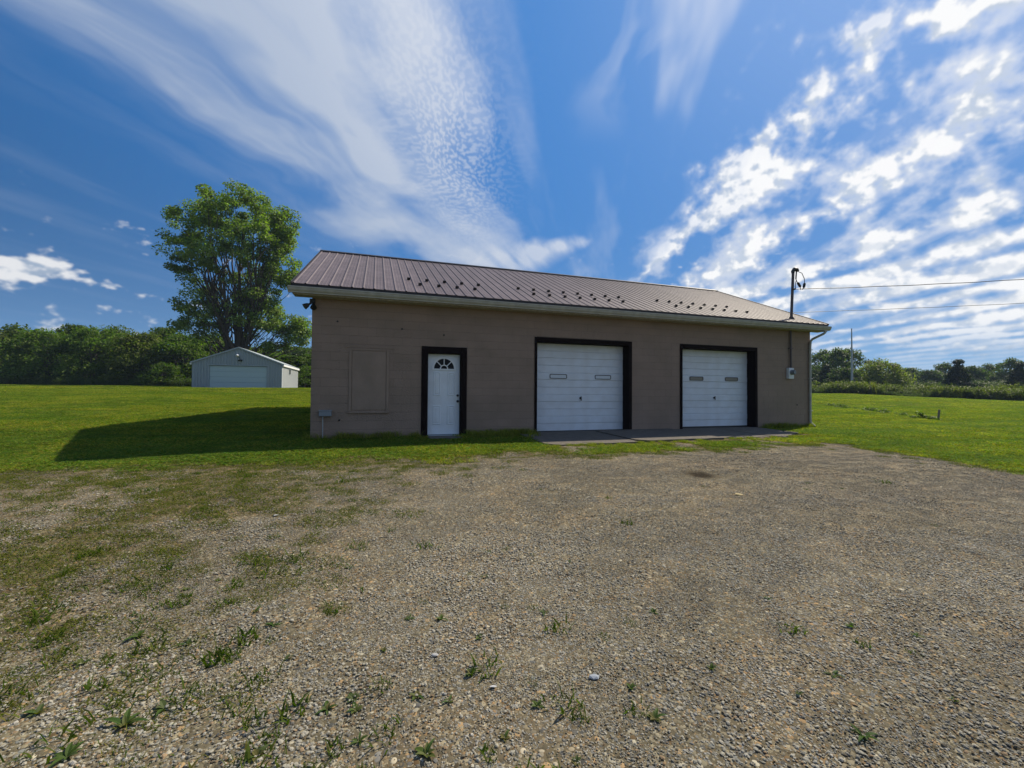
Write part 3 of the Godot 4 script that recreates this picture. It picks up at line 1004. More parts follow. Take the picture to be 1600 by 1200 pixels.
# ---------------------------------------------------------------- the metal garage beyond the lawn
func far_garage() -> void:
	var w := 7.1
	var deep := 8.2
	var eave := 2.32
	var peak := 3.72
	var foot := land(-28.18, 37.0)
	var g := base("metal_garage", Vector3(-28.18, foot, -37.0), YAW)
	tag(g, "pale grey ribbed metal garage with one wide white door across the lawn", "garage")
	var d0 := 1.25
	var d1 := 5.90
	var dh := 2.02
	var wallm: Material = M.shed_metal
	# ribbed front, cut round the door: narrow vertical sheets
	var n := 33
	for k in 11:
		var st := Shape.new()
		for j in 3:
			var a := w * (k * 3 + j) / n
			var e := w * (k * 3 + j + 1) / n
			var lowa := -0.3
			if (a + e) * 0.5 > d0 and (a + e) * 0.5 < d1:
				lowa = dh
			var ya := lerpf(eave, peak, 1.0 - absf(a - w / 2) / (w / 2)) - 0.05
			var ye := lerpf(eave, peak, 1.0 - absf(e - w / 2) / (w / 2)) - 0.05
			var m := a + (e - a) * 0.60
			var ym := lerpf(ya, ye, 0.60)
			st.quad(Vector3(a, lowa, 0), Vector3(m, lowa, 0), Vector3(m, ym, 0), Vector3(a, ya, 0))
			var xs := [m, m + 0.02, e - 0.02, e]
			var zs := [0.0, 0.07, 0.07, 0.0]
			for i in 3:
				st.quad(Vector3(xs[i], lowa, zs[i]), Vector3(xs[i + 1], lowa, zs[i + 1]), Vector3(xs[i + 1], lerpf(ym, ye, (xs[i + 1] - m) / (e - m)), zs[i + 1]), Vector3(xs[i], lerpf(ym, ye, (xs[i] - m) / (e - m)), zs[i]))
		put("front_panel", st.mesh(), wallm, g)
	for side in 2:
		var st := Shape.new()
		st.at = Transform3D(Basis(Vector3.UP, PI / 2 if side else -PI / 2), Vector3(w if side else 0.0, 0, 0 if side else -deep))
		for j in 36:
			var a := deep * j / 36.0
			var e := deep * (j + 1) / 36.0
			var m := a + (e - a) * 0.68
			st.quad(Vector3(a, -0.3, 0), Vector3(m, -0.3, 0), Vector3(m, eave, 0), Vector3(a, eave, 0))
			st.quad(Vector3(m, -0.3, 0.022), Vector3(e, -0.3, 0.022), Vector3(e, eave, 0.022), Vector3(m, eave, 0.022))
			st.quad(Vector3(m, -0.3, 0), Vector3(m, -0.3, 0.022), Vector3(m, eave, 0.022), Vector3(m, eave, 0))
		put("side_wall", st.mesh(), wallm if side == 0 else M.shed_sunlit, g)  # right wall takes the colour brightened as if by sun
	var back := Shape.new()
	back.plate(PackedVector2Array([Vector2(0, -0.3), Vector2(w, -0.3), Vector2(w, eave), Vector2(w / 2, peak - 0.05), Vector2(0, eave)]), -deep, -deep + 0.05)
	put("rear_wall", back.mesh(), wallm, g)
	var roof := Shape.new()
	for s in [-1.0, 1.0]:
		var a := Vector3(w / 2, peak, 0.12)
		var e := Vector3(w / 2 + s * (w / 2 + 0.14), eave - 0.055, 0.12)
		var q := [a, e, e - Vector3(0, 0, deep + 0.24), a - Vector3(0, 0, deep + 0.24)]
		if s < 0:
			q.reverse()
		roof.quad(q[3], q[2], q[1], q[0])
		for p in 4:
			q[p] = q[p] - Vector3(0, 0.05, 0)
		roof.quad(q[0], q[1], q[2], q[3])
		for k in 24:
			var z0 := 0.10 - (deep + 0.2) * k / 24.0
			roof.tube([Vector3(a.x + s * 0.02, a.y + 0.0, z0), Vector3(e.x, e.y + 0.01, z0)], [0.022, 0.022], 4, false)
	put("roof", roof.mesh(), M.shed_metal, g)
	var rt := Shape.new()
	for s in [-1.0, 1.0]:
		for z in [0.10, -deep - 0.14]:
			var a := Vector3(w / 2, peak - 0.10, z)
			var e := Vector3(w / 2 + s * (w / 2 + 0.15), eave - 0.16, z)
			var hgt := Vector3(0, 0.125, 0)
			var q := [a, e, e + hgt, a + hgt]
			var f := Vector3(0, 0, 0.04)
			rt.quad(q[0] + f, q[1] + f, q[2] + f, q[3] + f)
			rt.quad(q[3], q[2], q[1], q[0])
			rt.quad(q[3] + f, q[2] + f, q[2], q[3])
			rt.quad(q[0], q[1], q[1] + f, q[0] + f)
	put("rake_trim", rt.mesh(), M.shed_metal, g)
	var ef := Shape.new()
	ef.box(Vector3(w + 0.03, eave - 0.26, -deep - 0.10), Vector3(w + 0.15, eave - 0.07, 0.10), 0.01)
	ef.box(Vector3(-0.15, eave - 0.26, -deep - 0.10), Vector3(-0.03, eave - 0.07, 0.10), 0.01)
	put("eave_trim", ef.mesh(), M.shed_white, g)
	var dr := Node3D.new()
	dr.name = "garage_door"
	g.add_child(dr, true)
	var sec := Shape.new()
	sec.box(Vector3(d0 + 0.05, 0.006, -0.09), Vector3(d1 - 0.05, 0.494, -0.045), 0.012)
	var sm := sec.mesh()
	for k in 4:
		put("section", sm, M.shed_door, dr, Transform3D(Basis.IDENTITY, Vector3(0, 0.02 + 0.495 * k, 0)))
	var df := Shape.new()
	df.box(Vector3(d0 - 0.06, -0.1, -0.10), Vector3(d0 + 0.045, dh + 0.02, 0.036), 0.005)
	df.box(Vector3(d1 - 0.045, -0.1, -0.10), Vector3(d1 + 0.06, dh + 0.02, 0.036), 0.005)
	df.box(Vector3(d0 - 0.10, dh + 0.022, -0.10), Vector3(d1 + 0.10, dh + 0.10, 0.06), 0.005)
	put("door_trim", df.mesh(), M.shed_metal, dr)
	var win := Shape.new()
	win.box(Vector3(w + 0.024, 1.42, -3.75), Vector3(w + 0.05, 1.98, -3.10))
	var wn := put("window", win.mesh(), M.shed_metal, g)
	var pn := Shape.new()
	pn.box(Vector3(w + 0.04, 1.47, -3.69), Vector3(w + 0.056, 1.93, -3.16))
	put("window_pane", pn.mesh(), M.dark_glass, wn)
	var lamp := Shape.new()
	lamp.tube([Vector3(w / 2 - 0.02, 3.02, 0.02), Vector3(w / 2 - 0.02, 3.02, 0.10), Vector3(w / 2 - 0.04, 2.98, 0.26), Vector3(w / 2 - 0.04, 2.90, 0.30)], [0.05, 0.05, 0.11, 0.14], 10)
	var yl := put("yard_light", lamp.mesh(), M.white_plastic, g)
	var arm := Shape.new()
	arm.box(Vector3(w / 2 + 0.02, 2.52, 0.03), Vector3(w / 2 + 0.32, 2.60, 0.10), 0.01)
	arm.tube([Vector3(w / 2, 3.0, 0.05), Vector3(w / 2 + 0.10, 2.70, 0.08), Vector3(w / 2 + 0.14, 2.58, 0.06)], [0.02, 0.02, 0.02], 6)
	put("lamp_bracket", arm.mesh(), M.black_plastic, yl)
	for k in 2:
		var fl := Shape.new()
		fl.tube([Vector3(w / 2 + 0.06 + 0.2 * k, 2.55, 0.10), Vector3(w / 2 + 0.06 + 0.2 * k, 2.50, 0.22)], [0.05, 0.075], 8)
		put("lamp_head", fl.mesh(), M.black_plastic, yl)
# ---------------------------------------------------------------- ground
func stone_picture() -> Array:   # a tile of packed small stones: colour and height
	var n := 1024
	var px := PackedByteArray()
	px.resize(n * n * 3)
	var ht := PackedByteArray()
	ht.resize(n * n)
	for i in n * n:
		px[3 * i] = 128
		px[3 * i + 1] = 120
		px[3 * i + 2] = 104
		ht[i] = 40
	var r := RandomNumberGenerator.new()
	r.seed = 99
	for k in 15000:
		var big := r.randf()
		var rx := 3.0 + 9.0 * big * big * big
		var ry := rx * r.randf_range(0.55, 0.95)
		var a := r.randf() * PI
		var ca := cos(a)
		var sa := sin(a)
		var cx := r.randi_range(0, n - 1)
		var cy := r.randi_range(0, n - 1)
		var t := r.randf_range(0.62, 1.12)
		var hue := r.randf()
		var c := Vector3(172, 164, 146)
		if hue < 0.12:
			c = Vector3(186, 160, 128)
		elif hue < 0.28:
			c = Vector3(150, 152, 156)
		elif hue < 0.36:
			c = Vector3(206, 200, 186)
		elif hue < 0.50:
			c = Vector3(138, 128, 112)
		c *= t
		var reach := int(ceil(rx))
		for dy in range(-reach, reach + 1):
			for dx in range(-reach, reach + 1):
				var u := (dx * ca + dy * sa) / rx
				var w := (-dx * sa + dy * ca) / ry
				var q := u * u + w * w
				if q > 1.0:
					continue
				var i := posmod(cy + dy, n) * n + posmod(cx + dx, n)
				var h := int(70.0 + 14.0 * rx * sqrt(1.0 - q))
				ht[i] = mini(h, 255)
				px[3 * i] = mini(int(c.x), 255)
				px[3 * i + 1] = mini(int(c.y), 255)
				px[3 * i + 2] = mini(int(c.z), 255)
	var colour := ImageTexture.create_from_image(Image.create_from_data(n, n, false, Image.FORMAT_RGB8, px))
	var him := Image.create_from_data(n, n, false, Image.FORMAT_L8, ht)
	him.bump_map_to_normal_map(5.0)
	return [colour, ImageTexture.create_from_image(him)]


func sheet(xs: PackedFloat32Array, zs: PackedFloat32Array, lift: float, tint: Callable, keep: Callable) -> ArrayMesh:
	var w := xs.size()
	var v := PackedVector3Array()
	var c := PackedColorArray()
	var uv := PackedVector2Array()
	var used := PackedByteArray()
	for z in zs:
		for x in xs:
			v.append(Vector3(x, land(x, z) + lift, -z))
			c.append(tint.call(x, z))
			uv.append(Vector2(x, z))
			used.append(1 if keep.call(x, z) else 0)
	var idx := PackedInt32Array()
	for j in zs.size() - 1:
		for i in w - 1:
			var a := j * w + i
			if used[a] + used[a + 1] + used[a + w] + used[a + w + 1] == 0:
				continue
			idx.append_array([a, a + w, a + w + 1, a, a + w + 1, a + 1])
	var nrm := PackedVector3Array()
	nrm.resize(v.size())
	nrm.fill(Vector3.ZERO)
	for k in range(0, idx.size(), 3):
		var m := (v[idx[k + 2]] - v[idx[k]]).cross(v[idx[k + 1]] - v[idx[k]])
		for t in 3:
			nrm[idx[k + t]] += m
	for k in nrm.size():
		nrm[k] = nrm[k].normalized() if nrm[k] != Vector3.ZERO else Vector3.UP
	var arr := []
	arr.resize(Mesh.ARRAY_MAX)
	arr[Mesh.ARRAY_VERTEX] = v
	arr[Mesh.ARRAY_NORMAL] = nrm
	arr[Mesh.ARRAY_COLOR] = c
	arr[Mesh.ARRAY_TEX_UV] = uv
	arr[Mesh.ARRAY_INDEX] = idx
	var m := ArrayMesh.new()
	m.add_surface_from_arrays(Mesh.PRIMITIVE_TRIANGLES, arr)
	return m


func spaced(reach: float, fine: float, growth: float, from := 0.0) -> PackedFloat32Array:
	var a := PackedFloat32Array([from])
	var s := fine
	while a[-1] < reach:
		a.append(a[-1] + s)
		s = minf(s * growth, 40.0)
	return a


func mirrored(reach: float, fine: float, growth: float) -> PackedFloat32Array:
	var a := spaced(reach, fine, growth)
	var b := PackedFloat32Array()
	for i in range(a.size() - 1, 0, -1):
		b.append(-a[i])
	b.append_array(a)
	return b


func lawn_tint(x: float, z: float) -> Color:
	var w := n_patch.get_noise_2d(x * 0.25, z * 0.25)
	var f := n_patch.get_noise_2d(x * 1.3 + 9.0, z * 1.3)
	var c := Color(0.130, 0.165, 0.026).lerp(Color(0.200, 0.195, 0.050), clampf(0.35 + 0.7 * w + 0.5 * f, 0.0, 1.0))
	return c


func yard_tint(x: float, z: float) -> Color:
	var p := un(x, z)
	var w := n_patch.get_noise_2d(x * 0.35 + 20.0, z * 0.35)
	var f := n_patch.get_noise_2d(x * 1.7 + 70.0, z * 1.7)
	var c := Color(0.445, 0.437, 0.385).lerp(Color(0.585, 0.572, 0.505), clampf(0.5 + 0.9 * w + 0.15 * f, 0.0, 1.0))
	# wheel tracks that curve past the doors, darker and washed clean
	var track := exp(-pow((p.y - 4.4 - 0.02 * pow(p.x - 8.0, 2.0)) / 0.5, 2.0)) + exp(-pow((p.y - 6.6 - 0.03 * pow(p.x - 7.0, 2.0)) / 0.45, 2.0))
	c = c.lerp(Color(0.42, 0.412, 0.40), clampf(track * smoothstep(3.0, 7.0, p.x), 0.0, 1.0) * 0.55)
	# pale trodden dirt
	var dirt := smoothstep(0.05, 0.45, n_patch.get_noise_2d(x * 0.8 + 33.0, z * 0.8)) * 0.7 + exp(-pow((p.x + 3.2) / 1.6, 2.0) - pow((p.y - 4.6) / 1.3, 2.0))
	c = c.lerp(Color(0.60, 0.535, 0.435), clampf(dirt, 0.0, 1.0) * 0.6)
	var g := grass_cover(p)
	c = c.lerp(Color(0.30, 0.265, 0.13), clampf(g * 1.15, 0.0, 0.9))
	# the dark wet hollow before the first door
	var hollow := hollow_at(x, z) * (0.9 + 0.6 * f)
	c = c.lerp(Color(0.06, 0.05, 0.04), clampf(hollow * 1.6, 0.0, 0.92))
	return c


func hollow_at(x: float, z: float) -> float:
	return exp(-pow((x - 3.10) / 0.20, 2.0) - pow((z - 6.95) / 0.22, 2.0))


func ground() -> void:
	var stones := stone_picture()
	var soil := mat("lawn_soil", Color.WHITE, 0.95)
	soil.vertex_color_use_as_albedo = true
	soil.albedo_texture = noise_picture(14, 0.03, Color(0.55, 0.55, 0.5), Color(1, 1, 1))
	soil.uv1_scale = Vector3(0.31, 0.31, 1)
	soil.normal_enabled = true
	soil.normal_texture = noise_picture(15, 0.06, Color.BLACK, Color.WHITE, 512, 4, true)
	soil.normal_scale = 0.8
	var yard := mat("gravel", Color.WHITE, 0.92)
	yard.vertex_color_use_as_albedo = true
	yard.albedo_texture = stones[0]
	yard.normal_enabled = true
	yard.normal_texture = stones[1]
	yard.normal_scale = 0.6
	yard.metallic_specular = 0.12
	soil.metallic_specular = 0.12
	yard.uv1_scale = Vector3(0.71, 0.71, 1)
	var zs := PackedFloat32Array()
	for q in spaced(400.0, 0.6, 1.10, 2.0):
		zs.append(-q)
	zs.reverse()
	zs.append_array(spaced(18.0, 0.16, 1.0, -1.6))
	zs.append_array(spaced(900.0, 0.3, 1.06, zs[-1] + 0.2))
	var xs := mirrored(900.0, 0.2, 1.05)
	var lawn := put("ground", sheet(xs, zs, 0.0, lawn_tint, func(_x, _z): return true), soil, null)
	tag(lawn, "gently rising lawn ground that runs out to the trees", "", "", "structure")
	var ys := spaced(13.4, 0.085, 1.0, -1.6)
	var yx := PackedFloat32Array()
	var x := -13.0
	while x < 15.0:
		yx.append(x)
		x += 0.10
	var bare := func(px, pz) -> bool:
		var p := un(px, pz)
		return p.y > 0.35 and grass_cover(p) < 0.93
	var gy := put("gravel_yard", sheet(yx, ys, 0.010, yard_tint, bare), yard, null)
	tag(gy, "worn gravel yard spreading in front of the workshop", "", "", "structure")
	# the apron before the two overhead doors
	var apron := base("pavement", Vector3(wall_at.x, 0, -wall_at.y), YAW)
	tag(apron, "cracked concrete apron in four slabs before the overhead doors", "", "", "structure")
	var r := RandomNumberGenerator.new()
	r.seed = 4
	for q in [[5.02, 7.34, 2.20, 2.14], [7.365, 9.86, 2.14, 2.13], [9.885, 11.60, 2.10, 2.02], [11.62, 13.28, 2.15, 1.45]]:
		var st := Shape.new()
		var pts := PackedVector2Array([Vector2(q[0], -0.005)])
		pts.append_array([Vector2(q[0] + 0.01, -q[2] + 0.25), Vector2(q[0] + 0.28, -q[2])])
		for k in 6:
			var t := (k + 1.0) / 7.0
			pts.append(Vector2(lerpf(q[0] + 0.28, q[1], t), -lerpf(q[2], q[3], t) + r.randf_range(-0.03, 0.03)))
		pts.append_array([Vector2(q[1], -q[3]), Vector2(q[1], -0.005)])
		st.at = Transform3D(Basis(Vector3.RIGHT, -PI / 2), Vector3(0, 0.004, 0))
		st.plate(pts, -0.25, 0.0)
		put("slab", st.mesh(), M.concrete, apron, Transform3D(Basis(Vector3.RIGHT, 0.026) * Basis(Vector3.BACK, r.randf_range(-0.002, 0.002)), Vector3(0, r.randf_range(-0.004, 0.004), 0)))
	for q in [[5.58, 8.465], [10.355, 13.25]]:
		var st := Shape.new()
		st.box(Vector3(q[0] + 0.005, -0.25, -0.36), Vector3(q[1] - 0.005, -0.013, 0.003))
		put("threshold", st.mesh(), M.concrete, apron)


func rock(r: RandomNumberGenerator, st: Shape, at: Vector3, size: float) -> void:
	var g := (1.0 + sqrt(5.0)) / 2.0
	var raw := [Vector3(-1, g, 0), Vector3(1, g, 0), Vector3(-1, -g, 0), Vector3(1, -g, 0), Vector3(0, -1, g), Vector3(0, 1, g), Vector3(0, -1, -g), Vector3(0, 1, -g), Vector3(g, 0, -1), Vector3(g, 0, 1), Vector3(-g, 0, -1), Vector3(-g, 0, 1)]
	var b := Basis(Vector3.UP, r.randf() * TAU) * Basis(Vector3.RIGHT, r.randf_range(-0.5, 0.5))
	var s := Vector3(r.randf_range(0.8, 1.35), r.randf_range(0.34, 0.62), r.randf_range(0.75, 1.1)) * size
	var p := []
	for q in raw:
		p.append(at + b * (q.normalized() * r.randf_range(0.82, 1.12) * s))
	for f in [[0, 11, 5], [0, 5, 1], [0, 1, 7], [0, 7, 10], [0, 10, 11], [1, 5, 9], [5, 11, 4], [11, 10, 2], [10, 7, 6], [7, 1, 8], [3, 9, 4], [3, 4, 2], [3, 2, 6], [3, 6, 8], [3, 8, 9], [4, 9, 5], [2, 4, 11], [6, 2, 10], [8, 6, 7], [9, 8, 1]]:
		st.tri(p[f[0]], p[f[1]], p[f[2]])


func stone_colour(r: RandomNumberGenerator) -> Color:
	var h := r.randf()
	var c := Color(0.318, 0.300, 0.245)
	if h < 0.10:
		c = Color(0.275, 0.194, 0.116)
	elif h < 0.24:
		c = Color(0.176, 0.172, 0.155)
	elif h < 0.31:
		c = Color(0.361, 0.344, 0.301)
	elif h < 0.45:
		c = Color(0.129, 0.114, 0.082)
	return c * r.randf_range(0.78, 1.35)


func gravel() -> void:
	var r := RandomNumberGenerator.new()
	r.seed = 31
	var kinds := []
	for k in 6:
		var st := Shape.new()
		var coarse := k % 2 == 1
		for i in 190 if not coarse else 125:
			var size := r.randf_range(0.0024, 0.0052) if not coarse else lerpf(0.0034, 0.0098, pow(r.randf(), 2.4))
			st.col = stone_colour(r)
			rock(r, st, Vector3(r.randf_range(-0.15, 0.15), size * r.randf_range(-0.1, 0.35), r.randf_range(-0.15, 0.15)), size)
		kinds.append(st.mesh())
	var places := [[], [], [], [], [], []]
	var tints := [[], [], [], [], [], []]
	var z := 1.0
	while z < 11.5:
		var cell := 0.125 if z < 4.5 else (0.16 if z < 7.5 else 0.18)
		var x := -1.5 * z - 2.5
		while x < 1.5 * z + 2.0:
			var px := x + r.randf() * cell
			var pz := z + r.randf() * cell
			x += cell
			var p := un(px, pz)
			if p.y < 0.5:
				continue
			if p.x > 4.9 and p.x < 13.4 and p.y < 2.5:
				continue
			if hollow_at(px, pz) > 0.015 + 0.02 * r.randf():
				continue
			var g := grass_cover(p)
			var dirt := smoothstep(0.05, 0.45, n_patch.get_noise_2d(px * 0.8 + 33.0, pz * 0.8))
			dirt = maxf(dirt * 0.75, exp(-pow((p.x + 3.2) / 1.6, 2.0) - pow((p.y - 4.6) / 1.3, 2.0)))
			var left := smoothstep(2.0, -1.0, p.x)
			if r.randf() < g * 1.25 or r.randf() < dirt * (0.35 + 0.5 * left):
				continue
			var coarse := n_patch.get_noise_2d(px * 0.9 + 11.0, pz * 0.9) + 0.5 * n_patch.get_noise_2d(px * 0.3, pz * 0.3 + 5.0) + 0.08 * (3.0 - pz) + 0.10 > r.randf_range(-0.35, 0.35)
			var k := r.randi_range(0, 2) * 2 + (1 if coarse else 0)
			places[k].append(Transform3D(Basis(Vector3.UP, r.randf() * TAU).scaled(Vector3.ONE * r.randf_range(0.85, 1.25)), Vector3(px, land(px, pz) + 0.010, -pz)))
			var t := yard_tint(px, pz)
			var f := clampf((t.r + t.g + t.b) / 1.62, 0.55, 1.25)
			var warm := lerpf(1.0, 1.0, left)
			tints[k].append(Color(f * warm, f, f))
		z += cell
	for k in 6:
		tag(many("gravel", kinds[k], M.stone, places[k], tints[k]), ["fine grey and tan gravel lying over the yard", "coarse mixed gravel lying over the yard"][k % 2], "gravel", "", "stuff")


# ---------------------------------------------------------------- grass
func blade(st: Shape, r: RandomNumberGenerator, at: Vector3, h: float, w: float, lean: float) -> void:
	var a := r.randf() * TAU
	var side := Vector3(cos(a), 0, sin(a)) * w * 0.5
	var b := r.randf() * TAU
	var bend := Vector3(cos(b), 0, sin(b)) * lean * h
	var mid := at + Vector3(0, h * 0.62, 0) + bend * 0.4
	var top := at + Vector3(0, h * 0.92, 0) + bend
	st.quad(at - side, at + side, mid + side * 0.75, mid - side * 0.75)
	st.tri(mid - side * 0.75, mid + side * 0.75, top)


func grass_colour(r: RandomNumberGenerator, dry: float) -> Color:
	var c := Color(0.220, 0.265, 0.036).lerp(Color(0.400, 0.395, 0.090), r.randf())
	if r.randf() < dry:
		c = Color(0.30, 0.25, 0.11)
	return c * r.randf_range(0.5, 1.35)


func grass() -> void:
	var r := RandomNumberGenerator.new()
	r.seed = 12
	var lawn_kinds := []
	var low_kinds := []
	var tall_kinds := []
	for k in 3:
		var st := Shape.new()
		for i in 240:
			st.col = grass_colour(r, 0.12)
			blade(st, r, Vector3(r.randf_range(-0.18, 0.18), -0.005, r.randf_range(-0.18, 0.18)), r.randf_range(0.018, 0.055), r.randf_range(0.004, 0.008), r.randf_range(0.7, 2.1))
		for i in 34:      # clover and small round leaves among the blades
			st.col = Color(0.09, 0.17, 0.022) * r.randf_range(0.8, 1.3)
			var c := Vector3(r.randf_range(-0.18, 0.18), r.randf_range(0.015, 0.045), r.randf_range(-0.18, 0.18))
			var q := Basis(Vector3.UP, r.randf() * TAU) * Basis(Vector3.RIGHT, r.randf_range(-0.5, 0.5))
			var s := r.randf_range(0.008, 0.016)
			st.quad(c + q * Vector3(-s, 0, -s), c + q * Vector3(-s, 0, s), c + q * Vector3(s, 0, s), c + q * Vector3(s, 0, -s))
		lawn_kinds.append(st.mesh())
		st = Shape.new()
		for i in 170:
			var h := r.randf()
			st.col = Color(0.115, 0.145, 0.026).lerp(Color(0.19, 0.165, 0.05), h) * r.randf_range(0.75, 1.2)
			if r.randf() < 0.18:
				st.col = Color(0.07, 0.12, 0.02)
			blade(st, r, Vector3(r.randfn(0, 0.065), -0.003, r.randfn(0, 0.065)), r.randf_range(0.006, 0.026), r.randf_range(0.004, 0.008), r.randf_range(0.6, 2.2))
		low_kinds.append(st.mesh())
		st = Shape.new()
		for i in 60:
			st.col = grass_colour(r, 0.12) * 0.9
			blade(st, r, Vector3(r.randfn(0, 0.05), -0.005, r.randfn(0, 0.05)), r.randf_range(0.08, 0.24), r.randf_range(0.005, 0.011), r.randf_range(0.2, 0.9))
		tall_kinds.append(st.mesh())
	var seeded := []
	for k in 3:
		var st := Shape.new()
		for i in 34:
			st.col = Color(0.060, 0.105, 0.018).lerp(Color(0.125, 0.150, 0.034), r.randf()) * r.randf_range(0.7, 1.2)
			blade(st, r, Vector3(r.randfn(0, 0.020 + 0.012 * k), -0.003, r.randfn(0, 0.024)), r.randf_range(0.015, 0.055), r.randf_range(0.004, 0.010), r.randf_range(0.5, 1.6))
		seeded.append(st.mesh())
	var sp := [[], [], []]
	var lp := [[], [], []]
	var lt := [[], [], []]
	var mp := [[], [], []]
	var tp := [[], [], []]
	for band in [[1.0, 13.0, 0.165, 1.0], [13.0, 28.0, 0.26, 1.2], [28.0, 70.0, 0.50, 1.9]]:
		var z: float = band[0]
		while z < band[1]:
			var cell: float = band[2]
			var x := -1.95 * z - 5.0
			while x < 1.75 * z + 4.0:
				var px := x + r.randf() * cell
				var pz := z + r.randf() * cell
				x += cell
				var p := un(px, pz)
				if p.x > -0.02 and p.x < LEN + 0.02 and p.y < 0.04 and p.y > -DEEP:
					continue
				if p.x > 4.98 and p.x < 13.3 and p.y < 2.45 and p.y > -1.0:
					continue
				if p.x > 2.6 and p.x < 3.5 and p.y < 0.62 and p.y > -0.1:
					continue
				var g := grass_cover(p)
				var at := Vector3(px, land(px, pz) + 0.004, -pz)
				var k := r.randi_range(0, 2)
				var s: float = band[3] * r.randf_range(0.85, 1.25)
				var turn := Basis(Vector3.UP, r.randf() * TAU)
				var w := n_patch.get_noise_2d(px * 0.22, pz * 0.22) + 0.5 * n_patch.get_noise_2d(px * 0.9, pz * 0.9) + 0.8 * n_patch.get_noise_2d(p.x * 0.05 + 9.0, p.y * 0.55)
				if g > 0.60 and r.randf() < smoothstep(0.55, 0.95, g) + 0.1:
					var hgt := 0.85 + 0.45 * w + (0.5 if band[3] > 2.0 else 0.0)
					if p.y < 0.35 and p.y > 0.0 and p.x > -0.3 and p.x < LEN:
						hgt *= 1.7
					lp[k].append(Transform3D(turn * Basis.from_scale(Vector3(s, hgt, s)), at))
					var dry := clampf(0.45 + 1.1 * w, 0.0, 1.0)
					var rightward := smoothstep(-5.0, 12.0, p.x)  # grass tint grows slightly lighter toward the right
					lt[k].append(Color(0.78, 0.88, 0.8).lerp(Color(1.36, 1.14, 1.05), dry) * lerpf(0.94, 1.10, rightward) * r.randf_range(0.74, 1.26))
				elif g > 0.08 and r.randf() < g * 2.2 and band[3] < 1.2:
					mp[k].append(Transform3D(turn * Basis.from_scale(Vector3(s, 1.0, s) * r.randf_range(0.7, 1.3)), at + Vector3(0, 0.006, 0)))
			z += band[2]
	# long grass that the mower leaves along the foot of the walls
	for i in 330:
		var u := r.randf_range(-0.1, LEN)
		if (u > 2.55 and u < 3.6) or (u > 5.3 and u < 13.4):
			continue
		var n := absf(r.randfn(0.04, 0.10)) + 0.03
		var q := from_un(u, n)
		tp[i % 3].append(Transform3D(Basis(Vector3.UP, r.randf() * TAU).scaled(Vector3.ONE * r.randf_range(0.5, 1.2)), Vector3(q.x, land(q.x, q.y), -q.y)))
	for i in 60:
		var q := from_un(r.randf_range(3.7, 5.4), absf(r.randfn(0.15, 0.25)) + 0.05)
		tp[i % 3].append(Transform3D(Basis(Vector3.UP, r.randf() * TAU).scaled(Vector3.ONE * r.randf_range(0.6, 1.2)), Vector3(q.x, land(q.x, q.y), -q.y)))
	# single tufts that have seeded themselves in the gravel
	for i in 950:
		var z := 1.5 + 5.5 * pow(r.randf(), 1.4)
		var x := r.randf_range(-1.3, 1.0) * z
		var p := un(x, z)
		if p.y < 2.8 or p.y > 9.6 or r.randf() > lerpf(0.06, 1.0, smoothstep(3.2, -0.8, p.x)):
			continue
		if n_patch.get_noise_2d(x * 1.5 + 8.0, z * 1.5) < -0.15:
			continue
		sp[i % 3].append(Transform3D(Basis(Vector3.UP, r.randf() * TAU).scaled(Vector3.ONE * lerpf(0.5, 1.7, pow(r.randf(), 2.0))), Vector3(x, land(x, z) + 0.006, -z)))
	# tufts that spill over the edge of the apron
	for i in 220:
		var u := r.randf_range(4.9, 13.6)
		var q := from_un(u, lerpf(2.18, 2.0, (u - 5.0) / 8.0) + absf(r.randfn(0, 0.22)))
		if n_patch.get_noise_2d(u * 1.4, 3.0) < -0.12:
			continue
		tp[i % 3].append(Transform3D(Basis(Vector3.UP, r.randf() * TAU).scaled(Vector3(1, 0.5, 1) * r.randf_range(0.4, 0.8)), Vector3(q.x, land(q.x, q.y), -q.y)))
	for k in 3:
		tag(many("lawn_grass", lawn_kinds[k], M.grass_blade, lp[k], lt[k]), "mown green grass and clover covering the lawn", "grass", "", "stuff")
		tag(many("sparse_grass", low_kinds[k], M.grass_blade, mp[k]), "short olive grass and moss creeping into the gravel", "grass", "", "stuff")
		tag(many("seeded_tufts", seeded[k], M.grass_blade, sp[k]), "tiny dark green tufts sprouting through the gravel", "grass", "", "stuff")
		tag(many("long_grass", tall_kinds[k], M.grass_blade, tp[k]), "uncut grass tufts along the workshop wall and apron", "grass", "", "stuff")


# ---------------------------------------------------------------- broadleaf weeds in the gravel
func weed_leaf(long: float, wide: float, arch_: float, col: Color) -> ArrayMesh:
	var st := Shape.new()
	st.col = col
	var n := 5
	var prev := []
	for i in n + 1:
		var t := float(i) / n
		var w := wide * sin(PI * pow(t, 0.75) * 0.96 + 0.05) * 0.5
		var y := long * (0.42 * t - arch_ * t * t)
		var c := Vector3(0, y, long * t * (1.0 - 0.12 * t))
		var row := [c + Vector3(-w, w * 0.35, 0), c, c + Vector3(w, w * 0.35, 0)]
		if i > 0:
			st.quad(prev[1], prev[0], row[0], row[1])
			st.quad(prev[2], prev[1], row[1], row[2])
		prev = row
	return st.mesh()


